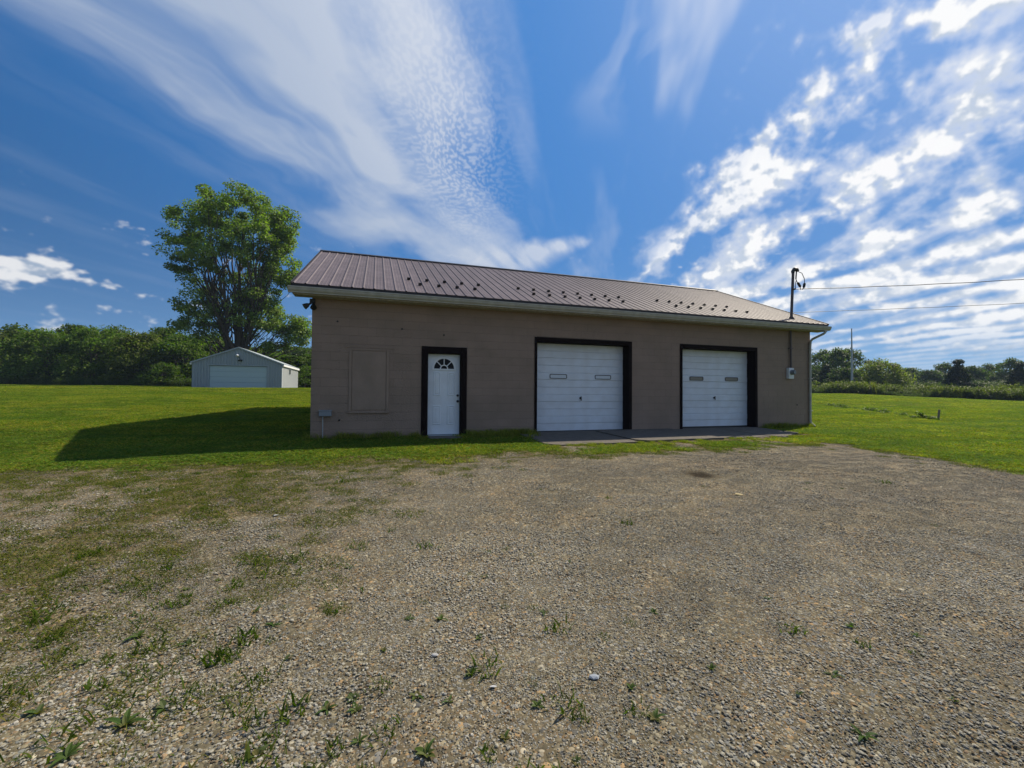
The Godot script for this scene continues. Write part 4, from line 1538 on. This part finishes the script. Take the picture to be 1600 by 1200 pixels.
func weeds() -> void:
	var r := RandomNumberGenerator.new()
	r.seed = 61
	var leaves := []
	for k in 6:
		leaves.append(weed_leaf([0.085, 0.07, 0.055, 0.10, 0.06, 0.045][k], [0.024, 0.030, 0.020, 0.020, 0.026, 0.024][k], [0.38, 0.30, 0.2, 0.45, 0.25, 0.3][k], [Color(0.075, 0.125, 0.030), Color(0.095, 0.14, 0.035), Color(0.12, 0.145, 0.04), Color(0.065, 0.115, 0.03), Color(0.10, 0.13, 0.05), Color(0.15, 0.14, 0.05)][k]))
	var named := [
		[-0.33, 1.69, 1.15, 10, "bright green broadleaf weed at the very bottom edge left of centre"],
		[-0.73, 2.00, 1.0, 9, "upper plant of a stacked pair of leafy weeds left of centre"],
		[-0.70, 1.93, 1.0, 8, "lower plant of a stacked pair of leafy weeds left of centre"],
		[-0.83, 1.94, 0.9, 8, "leafy weed just left of the stacked pair of weeds"],
		[-0.44, 2.01, 0.9, 8, "pale leafy weed beside a flat whitish stone"],
		[-0.20, 2.16, 0.9, 9, "upright weed with a long shadow right of the flat whitish stone"],
		[0.64, 1.88, 0.95, 9, "dark leafy weed low on the right half of the gravel"],
		[-1.65, 1.83, 1.3, 12, "largest sprawling weed in the lower left gravel"],
		[-1.56, 1.93, 1.0, 9, "right end plant of the long weed row at lower left"],
		[-2.09, 1.89, 1.1, 9, "weed tuft by the left picture edge above the bottom corner"],
		[-2.16, 2.47, 1.1, 10, "dark green weed mat upper plant on the left side"],
		[-2.24, 2.23, 1.0, 9, "flat dark weed below the dark green weed mat on the left"],
		[-1.73, 1.67, 1.0, 9, "weed cut by the bottom edge at lower left"],
		[-1.00, 1.69, 1.1, 11, "grassy leafed weed clump at the bottom edge near the left third"],
		[1.49, 1.80, 0.9, 8, "small dark weed near the lower right corner"],
	]
	for q in named:
		one_weed(r, leaves, q[0], q[1], q[2], q[3], q[4], "leafy weeds in the gravel")
	for q in [[-0.28, 1.97], [0.13, 1.95], [-0.02, 1.77], [-0.18, 2.49], [0.59, 2.07], [1.05, 2.22], [-0.64, 2.69], [-1.07, 3.05], [2.43, 2.55], [2.1, 2.62], [1.65, 2.18], [1.38, 2.04], [-2.31, 3.02], [-2.38, 2.69], [0.22, 2.78], [0.94, 2.79]]:
		one_weed(r, leaves, q[0], q[1], r.randf_range(0.6, 0.8), r.randi_range(6, 8), spot_label(q[0], q[1]), "small weeds in the gravel")
	for q in [[1.8, 2.97], [-1.8, 3.62], [-2.18, 3.16], [-1.65, 2.75], [-1.84, 3.5], [-0.44, 2.69], [-0.70, 2.36], [-1.34, 2.01], [-0.62, 1.76], [0.26, 1.66], [2.09, 2.0], [-1.83, 2.41], [-1.2, 2.3], [-1.45, 2.6], [-1.3, 3.4], [-0.2, 3.3], [0.5, 3.6]]:
		one_weed(r, leaves, q[0], q[1], r.randf_range(0.6, 0.9), r.randi_range(6, 8), spot_label(q[0], q[1]), "small weeds in the gravel")


func spot_label(x: float, z: float) -> String:   # where in the picture this one stands
	var across := roundi((800.0 + 657.0 * x / z) / 16.0)
	var down := roundi((612.0 - 657.0 * (land(x, z) - EYE) / z) / 12.0)
	return "small weed in the gravel, %s percent across and %s percent down the picture" % [spelt(across), spelt(down)]


func spelt(n: int) -> String:
	var ones := "zero one two three four five six seven eight nine ten eleven twelve thirteen fourteen fifteen sixteen seventeen eighteen nineteen".split(" ")
	if n < 20:
		return ones[maxi(n, 0)]
	var t: String = "twenty thirty forty fifty sixty seventy eighty ninety hundred".split(" ")[mini(n / 10 - 2, 8)]
	return t if n % 10 == 0 else t + "-" + ones[n % 10]


func one_weed(r: RandomNumberGenerator, leaves: Array, x: float, z: float, size: float, n: int, label: String, group: String) -> void:
	var o := base("weed", Vector3(x, land(x, z) + 0.008, -z), r.randf() * TAU)
	tag(o, label, "weed", group)
	var a := 0.0
	var k0 := r.randi_range(0, 5)
	for i in n:
		a += 2.4 + r.randf_range(-0.4, 0.4)
		var k: int = k0 if r.randf() < 0.6 else r.randi_range(0, 5)
		var lift := -r.randf_range(0.0, 0.55) * (1.0 if i % 2 else 0.45)
		put("leaf", leaves[k], M.leaf, o, Transform3D((Basis(Vector3.UP, a) * Basis(Vector3.RIGHT, lift)).scaled(Vector3.ONE * 0.82 * size * r.randf_range(0.7, 1.15)), Vector3.ZERO))


func odd_stones() -> void:
	var r := RandomNumberGenerator.new()
	r.seed = 8
	for q in [[-2.56, 4.60, 0.035, 0.42, "long white stone lying in the thin grass left of centre"], [3.10, 5.75, 0.085, 0.36, "flat buff stone in the gravel below the dark hollow"], [-0.41, 2.31, 0.030, 0.36, "flat whitish stone left of the picture centre"], [-0.08, 2.06, 0.020, 0.5, "small white stone chip right of the flat whitish stone"], [0.42, 2.14, 0.026, 0.42, "bluish grey stone in the lower middle of the gravel"]]:
		var st := Shape.new()
		st.col = Color.WHITE * float(q[3])
		if q[4].begins_with("flat buff"):
			st.col = Color(0.42, 0.34, 0.18)
		if q[4].begins_with("bluish"):
			st.col = Color(0.30, 0.33, 0.37)
		rock(r, st, Vector3.ZERO, 1.0)
		var o := put("stone", st.mesh(), M.stone, null, Transform3D(Basis(Vector3.UP, r.randf() * 3.0).scaled(Vector3(1.0, 0.42, 0.7) * float(q[2])), Vector3(q[0], land(q[0], q[1]) + 0.02, -q[1])))
		tag(o, q[4], "stone")


# ---------------------------------------------------------------- trees
func leaf_cloud(st_v: PackedVector3Array, st_n: PackedVector3Array, st_c: PackedColorArray, r: RandomNumberGenerator, c: Vector3, rad: Vector3, count: int, size: float, col_a: Color, col_b: Color) -> void:
	var own := r.randf_range(0.78, 1.22)
	for i in count:
		var d := Vector3(r.randfn(), r.randfn(), r.randfn()).normalized()
		var p := c + d * rad * pow(r.randf(), 0.42)
		var up := (d * 0.5 + Vector3(0, 0.55, 0) + Vector3(r.randfn(), r.randfn(), r.randfn()) * 0.55).normalized()
		var side := up.cross(Vector3(r.randfn(), r.randfn(), r.randfn())).normalized()
		var fwd := side.cross(up)
		var s := size * r.randf_range(0.6, 1.3)
		var tip := p + fwd * s * 0.62 - up * s * 0.12
		var tail := p - fwd * s * 0.5
		var l := p + side * s * 0.38 + up * s * 0.10
		var q := p - side * s * 0.38 + up * s * 0.10
		st_v.append_array([tail, l, tip, tail, tip, q])
		var n1 := (up + side * 0.25).normalized()
		var n2 := (up - side * 0.25).normalized()
		st_n.append_array([n1, n1, n1, n2, n2, n2])
		var k := col_a.lerp(col_b, r.randf()) * (own * r.randf_range(0.8, 1.2))
		st_c.append_array([k, k, k, k, k, k])


func leaf_mesh(v: PackedVector3Array, n: PackedVector3Array, c: PackedColorArray) -> ArrayMesh:
	var arr := []
	arr.resize(Mesh.ARRAY_MAX)
	arr[Mesh.ARRAY_VERTEX] = v
	arr[Mesh.ARRAY_NORMAL] = n
	arr[Mesh.ARRAY_COLOR] = c
	var m := ArrayMesh.new()
	m.add_surface_from_arrays(Mesh.PRIMITIVE_TRIANGLES, arr)
	return m


func limb(st: Shape, r: RandomNumberGenerator, a: Vector3, b: Vector3, ra: float, rb: float, sag: float, sides := 6) -> void:
	var pts := []
	var rad := []
	var n := 5
	for i in n + 1:
		var t := float(i) / n
		var p := a.lerp(b, t)
		p.y += sag * sin(PI * t)
		if i > 0 and i < n:
			p += Vector3(r.randfn(), r.randfn() * 0.4, r.randfn()) * 0.03 * a.distance_to(b)
		pts.append(p)
		rad.append(lerpf(ra, rb, pow(t, 0.8)))
	st.tube(pts, rad, sides)


# a bush or tree of lobes: [height, radius, first leaves at, lobes, leaves a lobe, leaf size, cone 0..1, thin 0..1]
func tree_kind(seed_value: int, s: Array, ca: Color, cb: Color) -> Array:
	var r := RandomNumberGenerator.new()
	r.seed = seed_value
	var v := PackedVector3Array()
	var n := PackedVector3Array()
	var c := PackedColorArray()
	var wood := Shape.new()
	var h: float = s[0]
	var rad: float = s[1]
	var stems := []
	for k in (1 if s[6] > 0.4 else 3):
		var lean := Vector3(r.randfn(), 0, r.randfn()) * rad * (0.05 if s[6] > 0.4 else 0.22)
		stems.append(lean)
		limb(wood, r, Vector3(lean.x * 0.25, -0.4, lean.z * 0.25), Vector3(lean.x, h * 0.62, lean.z), h * 0.020, h * 0.008, 0.0, 7)
	for i in s[3]:
		var t := pow(r.randf(), 0.85 if s[6] < 0.4 else 1.25)
		var y := lerpf(s[2] * h, h * 0.97, t)
		var f: float = lerpf(sqrt(maxf(0.05, 1.0 - pow(2.0 * t - 0.85, 2.0) * 0.75)), 1.0 - t * 0.93, s[6])
		var a := r.randf() * TAU
		var out := rad * f * lerpf(0.35, 0.95, sqrt(r.randf()))
		var p := Vector3(cos(a) * out, y, sin(a) * out)
		p.y -= out * 0.10
		var lobe: float = rad * (0.24 - 0.07 * s[6]) * r.randf_range(0.7, 1.3)
		leaf_cloud(v, n, c, r, p, Vector3(lobe * 1.25, lobe * 0.85, lobe * 1.25), s[4], s[5], ca, cb)
		if i % 2 == 0 or s[7] > 0.3:
			var from: Vector3 = stems[i % stems.size()]
			var ft := clampf((y / h) * 0.55, 0.05, 0.6)
			limb(wood, r, Vector3(from.x * ft / 0.62, h * ft, from.z * ft / 0.62), p, h * 0.006, h * 0.002, 0.05 * out, 4)
	return [wood.mesh(), leaf_mesh(v, n, c)]


func plant_tree(called: String, kind: Array, x: float, zf: float, turn: float, size: Vector3, label: String, category: String, group: String) -> void:
	var o := base(called, Vector3(x, land(x, zf), -zf), turn)
	o.scale = size
	tag(o, label, category, group)
	put("trunk", kind[0], M.bark, o)
	put("crown", kind[1], M.leaf, o)


func lone_tree() -> void:
	var r := RandomNumberGenerator.new()
	r.seed = 404
	var zf := 48.0
	var m := zf / 657.0
	var x0 := (371.0 - 800.0) * m
	var foot := land(x0, zf)
	var o := base("cottonwood_tree", Vector3(x0, foot, -zf))
	tag(o, "tall spreading tree with several dark stems rising behind the metal garage", "tree")
	var v := PackedVector3Array()
	var n := PackedVector3Array()
	var c := PackedColorArray()
	var wood := Shape.new()
	# stems fan out from one stool
	var stems := []
	for q in [[-3.6, 13.0, 0.8, 0.26], [-1.5, 16.5, -1.0, 0.30], [0.5, 17.5, 0.6, 0.34], [2.4, 15.5, -0.8, 0.30], [4.4, 12.5, 1.2, 0.24], [0.8, 13.0, -2.6, 0.22], [-0.6, 12.0, 2.8, 0.22]]:
		var top := Vector3(q[0], q[1], q[2])
		var pts := []
		var rad := []
		for i in 9:
			var t := i / 8.0
			pts.append(Vector3(top.x * pow(t, 1.35), -0.4 + (top.y + 0.4) * t, top.z * pow(t, 1.35)) + Vector3(r.randfn(), 0, r.randfn()) * 0.10 * minf(t * 3.0, 1.0))
			rad.append(lerpf(q[3] * 1.25, 0.05, pow(t, 0.9)))
		wood.tube(pts, rad, 8)
		stems.append(pts)
	# lobes of the crown: centre and half size across and up, in metres from the foot
	var lobes := [[-0.4, 15.4, 7.0, 6.2, 130], [0.2, 20.0, 4.6, 3.0, 46], [0.0, 9.3, 5.2, 3.6, 34], [-4.9, 8.2, 2.8, 3.0, 24], [-6.6, 17.6, 1.7, 1.5, 10], [5.2, 14.6, 2.5, 3.6, 26], [4.6, 18.6, 2.2, 2.2, 14], [-4.6, 20.0, 1.8, 1.6, 10], [3.4, 8.4, 2.2, 2.2, 14], [5.9, 7.4, 1.7, 1.2, 12], [7.6, 5.6, 1.3, 1.0, 8], [4.6, 5.4, 1.6, 1.2, 9]]
	for L in lobes:
		for i in L[4]:
			var d := Vector3(r.randfn(), r.randfn(), r.randfn()).normalized() * pow(r.randf_range(0.12, 1.0), 0.45)
			var p := Vector3(L[0] + d.x * L[2], L[1] + d.y * L[3], d.z * L[2] * 0.95)
			if p.y < 4.2:
				continue
			var rad := r.randf_range(0.55, 1.05)
			leaf_cloud(v, n, c, r, p, Vector3(rad * 1.2, rad * 0.8, rad * 1.2), r.randi_range(130, 220), 0.235, Color(0.140, 0.200, 0.050), Color(0.260, 0.325, 0.105))
			if i % 2 == 0:
				var st: Array = stems[r.randi_range(0, stems.size() - 1)]
				for tries in 3:
					var other: Array = stems[r.randi_range(0, stems.size() - 1)]
					if Vector2(other[5].x - p.x, other[5].z - p.z).length() < Vector2(st[5].x - p.x, st[5].z - p.z).length():
						st = other
				var j := clampi(int((p.y - 3.0) / 2.6), 1, 7)
				limb(wood, r, st[j], p, 0.085, 0.018, 0.3, 5)
	# the low limb that reaches out to the right
	limb(wood, r, Vector3(1.0, 2.4, 0.2), Vector3(5.4, 6.6, 0.0), 0.16, 0.05, 0.2, 7)
	limb(wood, r, Vector3(1.4, 2.0, 0.2), Vector3(7.4, 5.0, 0.0), 0.12, 0.04, 0.1, 7)
	put("trunk", wood.mesh(), M.bark, o)
	put("crown", leaf_mesh(v, n, c), M.leaf, o)


func woods() -> void:
	var dark_a := Color(0.060, 0.100, 0.020)
	var dark_b := Color(0.125, 0.170, 0.034)
	var kinds := [
		tree_kind(1, [8.2, 3.7, 0.05, 105, 105, 0.30, 0.1, 0.0], dark_a, dark_b),
		tree_kind(2, [7.6, 4.2, 0.03, 115, 100, 0.28, 0.0, 0.0], Color(0.075, 0.130, 0.020), Color(0.145, 0.205, 0.034)),
		tree_kind(3, [8.8, 3.2, 0.06, 95, 110, 0.30, 0.25, 0.0], dark_a, dark_b),
		tree_kind(4, [7.0, 4.0, 0.02, 110, 100, 0.26, 0.0, 0.0], Color(0.085, 0.120, 0.024), Color(0.150, 0.175, 0.034)),
	]
	# [photo column, distance, kind, height factor, label]
	var left := [
		[-95, 60, 0, 0.92, "dark bushy tree at the far left beyond the picture edge of the hedge row"],
		[-25, 57, 3, 1.12, "broad dark tree cut by the left edge of the picture"],
		[28, 60, 0, 1.06, "dark rounded tree second from the left in the hedge row"],
		[72, 56, 1, 0.98, "lighter green bushy tree under the low white cloud"],
		[112, 61, 2, 1.10, "narrow taller tree in the left half of the hedge row"],
		[150, 57, 1, 1.10, "broad mid green tree at the highest part of the hedge row"],
		[186, 61, 0, 1.10, "dark tree right of the highest part of the hedge row"],
		[222, 56, 3, 1.02, "wide leafy tree in the gap between hedge top clouds"],
		[258, 60, 2, 1.02, "dark upright tree left of the tall spreading tree"],
		[292, 57, 1, 0.98, "leafy tree over the left corner of the metal garage"],
		[332, 61, 0, 0.98, "dark tree behind the left roof slope of the metal garage"],
		[380, 62, 3, 0.92, "low bushy tree behind the ridge of the metal garage"],
		[422, 60, 1, 0.64, "light green tree behind the right roof slope of the metal garage"],
		[458, 57, 2, 0.52, "dark tree between the metal garage and the workshop"],
		[492, 60, 0, 0.60, "leafy tree half hidden by the left corner of the workshop"],
		[530, 60, 1, 0.70, "tree mostly hidden behind the workshop left end"],
	]
	var r := RandomNumberGenerator.new()
	r.seed = 15
	for q in left:
		var x: float = (q[0] - 800.0) / 657.0 * q[1]
		plant_tree("hedgerow_tree", kinds[q[2]], x, q[1], r.randf() * TAU, Vector3(1.0, q[3] * 0.95, 1.0) * r.randf_range(0.95, 1.04), q[4], "tree", "trees in the row behind the metal garage")
	var shrub := tree_kind(21, [2.2, 1.7, 0.02, 34, 80, 0.17, 0.0, 0.0], Color(0.055, 0.100, 0.018), Color(0.110, 0.155, 0.03))
	for q in [[255, 52, 1.25, "bright green shrub at the foot of the hedge row beside the garage"], [225, 53, 0.8, "small shrub left of the bright green shrub by the garage"], [20, 54, 0.7, "low shrub at the far left foot of the hedge row"], [476, 50, 1.1, "green shrub at the right rear corner of the metal garage"], [120, 55, 0.55, "low dark shrub under the middle of the hedge row"]]:
		var x: float = (q[0] - 800.0) / 657.0 * q[1]
		plant_tree("shrub", shrub, x, q[1], r.randf() * TAU, Vector3.ONE * float(q[2]), q[3], "shrub", "")
	# beyond the field on the right
	var hazy_a := Color(0.070, 0.100, 0.032)  # leaf greens with the haze of distance mixed into the colour
	var hazy_b := Color(0.120, 0.150, 0.045)
	var far := [
		tree_kind(31, [9.0, 3.4, 0.12, 60, 70, 0.36, 0.0, 0.4], hazy_a, hazy_b),
		tree_kind(32, [8.0, 5.2, 0.03, 120, 80, 0.36, 0.0, 0.0], Color(0.150, 0.180, 0.040), Color(0.26, 0.26, 0.075)),
		tree_kind(33, [8.0, 3.2, 0.02, 95, 90, 0.30, 0.75, 0.0], Color(0.020, 0.034, 0.018), Color(0.036, 0.052, 0.022)),
		tree_kind(34, [8.0, 4.4, 0.04, 95, 90, 0.36, 0.0, 0.0], Color(0.052, 0.080, 0.028), Color(0.095, 0.125, 0.036)),
		tree_kind(35, [3.6, 4.2, 0.0, 60, 90, 0.26, 0.0, 0.0], Color(0.075, 0.095, 0.062), Color(0.115, 0.130, 0.085)),
	]
	var right := [
		[1262, 96, 3, 0.85, "dark tree half hidden by the downspout corner of the workshop"],
		[1284, 104, 0, 1.22, "open airy tree nearest the downspout beyond the field"],
		[1306, 98, 0, 1.20, "open airy tree left of the thin white pole"],
		[1292, 88, 2, 0.80, "dark cedar under the airy trees near the workshop corner"],
		[1318, 84, 3, 0.70, "dark bush tree at the foot of the thin white pole"],
		[1330, 112, 0, 1.36, "airy tree directly behind the thin white pole"],
		[1378, 82, 1, 0.86, "broad yellow green rounded tree right of the white pole"],
		[1416, 122, 3, 1.00, "round dark treetop behind the yellow green tree"],
		[1452, 112, 3, 0.86, "dark dome shaped tree right of the round dark treetop"],
		[1476, 118, 0, 1.02, "grey green open tree behind the big dark cedar"],
		[1498, 84, 2, 0.92, "big dark cedar in the middle of the right tree line"],
		[1512, 110, 3, 0.98, "dark tree just behind the right side of the big cedar"],
		[1543, 116, 0, 0.98, "open grey green tree between two cedars"],
		[1556, 122, 3, 0.86, "low dark tree between the two cedars"],
		[1578, 108, 0, 1.08, "thin topped tree standing above the right hand cedar"],
		[1594, 84, 2, 0.86, "dark cedar cut by the right edge of the picture"],
		[1640, 92, 3, 1.0, "dark tree just past the right edge of the picture"],
		[1448, 90, 4, 0.80, "grey green thicket left of the big dark cedar"],
		[1535, 88, 4, 0.86, "silvery thicket between the two cedars"],
		[1562, 96, 4, 0.90, "silvery thicket left of the right hand cedar"],
	]
	for q in right:
		var x: float = (q[0] - 800.0) / 657.0 * q[1]
		var called: String = ["open_tree", "rounded_tree", "cedar_tree", "dark_tree", "thicket"][q[2]]
		plant_tree(called, far[q[2]], x, q[1], r.randf() * TAU, Vector3.ONE * float(q[3]), q[4], "shrub" if q[2] == 4 else "tree", "trees beyond the field on the right")
	var places := []
	for i in 190:
		var x := lerpf(60.0, 330.0, r.randf())
		var zf := lerpf(150.0, 210.0, r.randf())
		places.append(Transform3D(Basis(Vector3.UP, r.randf() * TAU).scaled(Vector3.ONE * r.randf_range(0.9, 1.3)), Vector3(x, land(x, zf) - 0.5, -zf)))
	for i in 120:
		var x := lerpf(-190.0, 20.0, r.randf())
		var zf := lerpf(75.0, 110.0, r.randf())
		places.append(Transform3D(Basis(Vector3.UP, r.randf() * TAU).scaled(Vector3.ONE * r.randf_range(0.8, 1.1)), Vector3(x, land(x, zf) - 0.5, -zf)))
	tag(many("distant_wood", far[3][1], M.leaf, places), "far wood closing the horizon behind the nearer trees", "wood", "", "stuff")
	# the strip of rank growth along the field edge
	var clump := []
	for k in 3:
		var st := Shape.new()
		for i in 70:
			st.col = Color(0.075, 0.105, 0.036).lerp(Color(0.17, 0.165, 0.075), r.randf()) * r.randf_range(0.7, 1.2)
			blade(st, r, Vector3(r.randfn(0, 0.42), -0.05, r.randfn(0, 0.42)), r.randf_range(0.5, 1.5) * (0.75 + 0.25 * k), r.randf_range(0.03, 0.07), r.randf_range(0.1, 0.5))
		var v := PackedVector3Array()
		var n := PackedVector3Array()
		var c := PackedColorArray()
		for i in 13:
			leaf_cloud(v, n, c, r, Vector3(r.randfn(0, 0.55), r.randf_range(0.15, 1.15), r.randfn(0, 0.55)), Vector3.ONE * 0.38, 34, 0.14, Color(0.075, 0.100, 0.036), Color(0.140, 0.160, 0.070))
		st.v.append_array(v)
		st.n.append_array(n)
		st.c.append_array(c)
		clump.append(st.mesh())
	for k in 3:
		var spots := []
		var tint := []
		for i in 620:
			var t := r.randf_range(-0.25, 1.35)
			var e := Vector2(44.75, 60.0).lerp(Vector2(60.87, 50.0), t)
			e += Vector2(0.53, 0.85) * (absf(r.randfn(0.0, 4.5)) + 0.6)
			if e.x / e.y < 0.66:
				continue
			var w := n_patch.get_noise_2d(e.x * 0.22, e.y * 0.12)
			spots.append(Transform3D(Basis(Vector3.UP, r.randf() * TAU).scaled(Vector3.ONE * clampf(0.58 + 1.25 * w, 0.25, 1.2) * r.randf_range(0.6, 1.3)), Vector3(e.x, land(e.x, e.y), -e.y)))
			tint.append(Color(0.8, 0.9, 0.8).lerp(Color(1.55, 1.4, 1.15), clampf(0.35 + w * 1.6, 0, 1)))
		for i in 420:   # and along the foot of the hedge row on the left
			var px := r.randf_range(-120.0, 500.0)
			var zf := 50.5 + absf(r.randfn(0.0, 2.2)) + (2.0 if px < 240.0 else 0.0)
			var x := (px - 800.0) / 657.0 * zf
			spots.append(Transform3D(Basis(Vector3.UP, r.randf() * TAU).scaled(Vector3.ONE * r.randf_range(0.35, 0.75)), Vector3(x, land(x, zf), -zf)))
			tint.append(Color(0.75, 0.9, 0.7))
		tag(many("tall_weeds", clump[k], M.leaf, spots, tint), "strip of tall rank weeds along the edge of the field", "weeds", "", "stuff")
	# a thin row of weeds left standing in the mown field, and the stake at its end
	var tuft := tree_kind(41, [0.30, 0.40, 0.0, 14, 22, 0.085, 0.0, 0.0], Color(0.09, 0.14, 0.03), Color(0.16, 0.21, 0.045))
	var ends := [Vector2(20.43, 27.4), Vector2(18.70, 18.5)]
	for i in 17:
		var t := (i + r.randf_range(-0.3, 0.3)) / 16.0
		var e: Vector2 = ends[0].lerp(ends[1], clampf(t, 0.0, 0.985))
		var o := base("weed_clump", Vector3(e.x + r.randfn(0, 0.12), land(e.x, e.y) - 0.02, -e.y), r.randf() * TAU)
		o.scale = Vector3(1.0, r.randf_range(0.4, 0.85), 1.0) * r.randf_range(0.65, 1.15)
		tag(o, ["last", "second to last", "third to last"][i] + " leafy clump of the field weed row, at its workshop end" if i < 3 else "leafy clump of the weed row across the right field, %s from the stake" % ["nearest", "second", "third", "fourth", "fifth", "sixth", "seventh", "eighth", "ninth", "tenth", "eleventh", "twelfth", "thirteenth", "fourteenth"][16 - i], "weed", "clumps of the weed row in the field")
		put("foliage", tuft[1], M.leaf, o)
	var sk := Shape.new()
	sk.box(Vector3(-0.03, -0.2, -0.03), Vector3(0.03, 0.46, 0.03), 0.006)
	var stake := put("stake", sk.mesh(), M.grey_wood, null, Transform3D(Basis(Vector3.BACK, -0.12), Vector3(18.82, land(18.82, 18.58), -18.58)))
	tag(stake, "short grey wooden stake leaning at the end of the weed row", "stake")


func poles_and_lines() -> void:
	var x := (1331.5 - 800.0) / 657.0 * 68.0
	var p := base("flagpole", Vector3(x, land(x, 68.0), -68.0))
	tag(p, "thin bare white pole standing before the distant trees", "pole")
	var st := Shape.new()
	st.tube([Vector3(0, -0.3, 0), Vector3(0, 5.0, 0), Vector3(0, 10.75, 0)], [0.17, 0.15, 0.07], 10)
	put("shaft", st.mesh(), M.pole_metal, p)
	var cp := Shape.new()
	cp.tube([Vector3(0, 10.74, 0), Vector3(0, 10.8, 0), Vector3(0, 10.9, 0)], [0.08, 0.10, 0.03], 8)
	put("cap", cp.mesh(), M.pole_metal, p)
	var b := Transform3D(Basis(Vector3.UP, YAW), Vector3(wall_at.x, 0, -wall_at.y))
	var a: Vector3 = b * Vector3(15.14, 4.70, -0.05)
	var far := Vector3(34.0, 7.2, -17.5)
	wire("service_line", a, far, 0.25, 0.013, "upper black service cable running from the mast to the right")
	var a2: Vector3 = b * Vector3(15.95, 4.95, -6.5)
	var far2 := Vector3(45.0, 7.6, -25.0)
	wire("telephone_line", a2, far2, 0.20, 0.012, "lower thin black cable from behind the roof to the right")


func wire(called: String, a: Vector3, b: Vector3, sag: float, rad: float, label: String) -> void:
	var pts := []
	var rr := []
	for i in 41:
		var t := i / 40.0
		var q := a.lerp(b, t)
		q.y -= sag * 4.0 * t * (1.0 - t)
		q.y += 0.006 * sin(t * 60.0)
		pts.append(q)
		rr.append(rad)
	var st := Shape.new()
	st.tube(pts, rr, 5)
	tag(put(called, st.mesh(), M.black_plastic, null), label, "cable")


func _ready() -> void:
	rng.seed = 20240
	n_ground = noise(71, 1.0, 3)
	n_patch = noise(83, 1.0, 3)
	make_camera_and_light()
	make_materials()
	ground()
	workshop()
	far_garage()
	lone_tree()
	woods()
	poles_and_lines()
	gravel()
	grass()
	weeds()
	odd_stones()
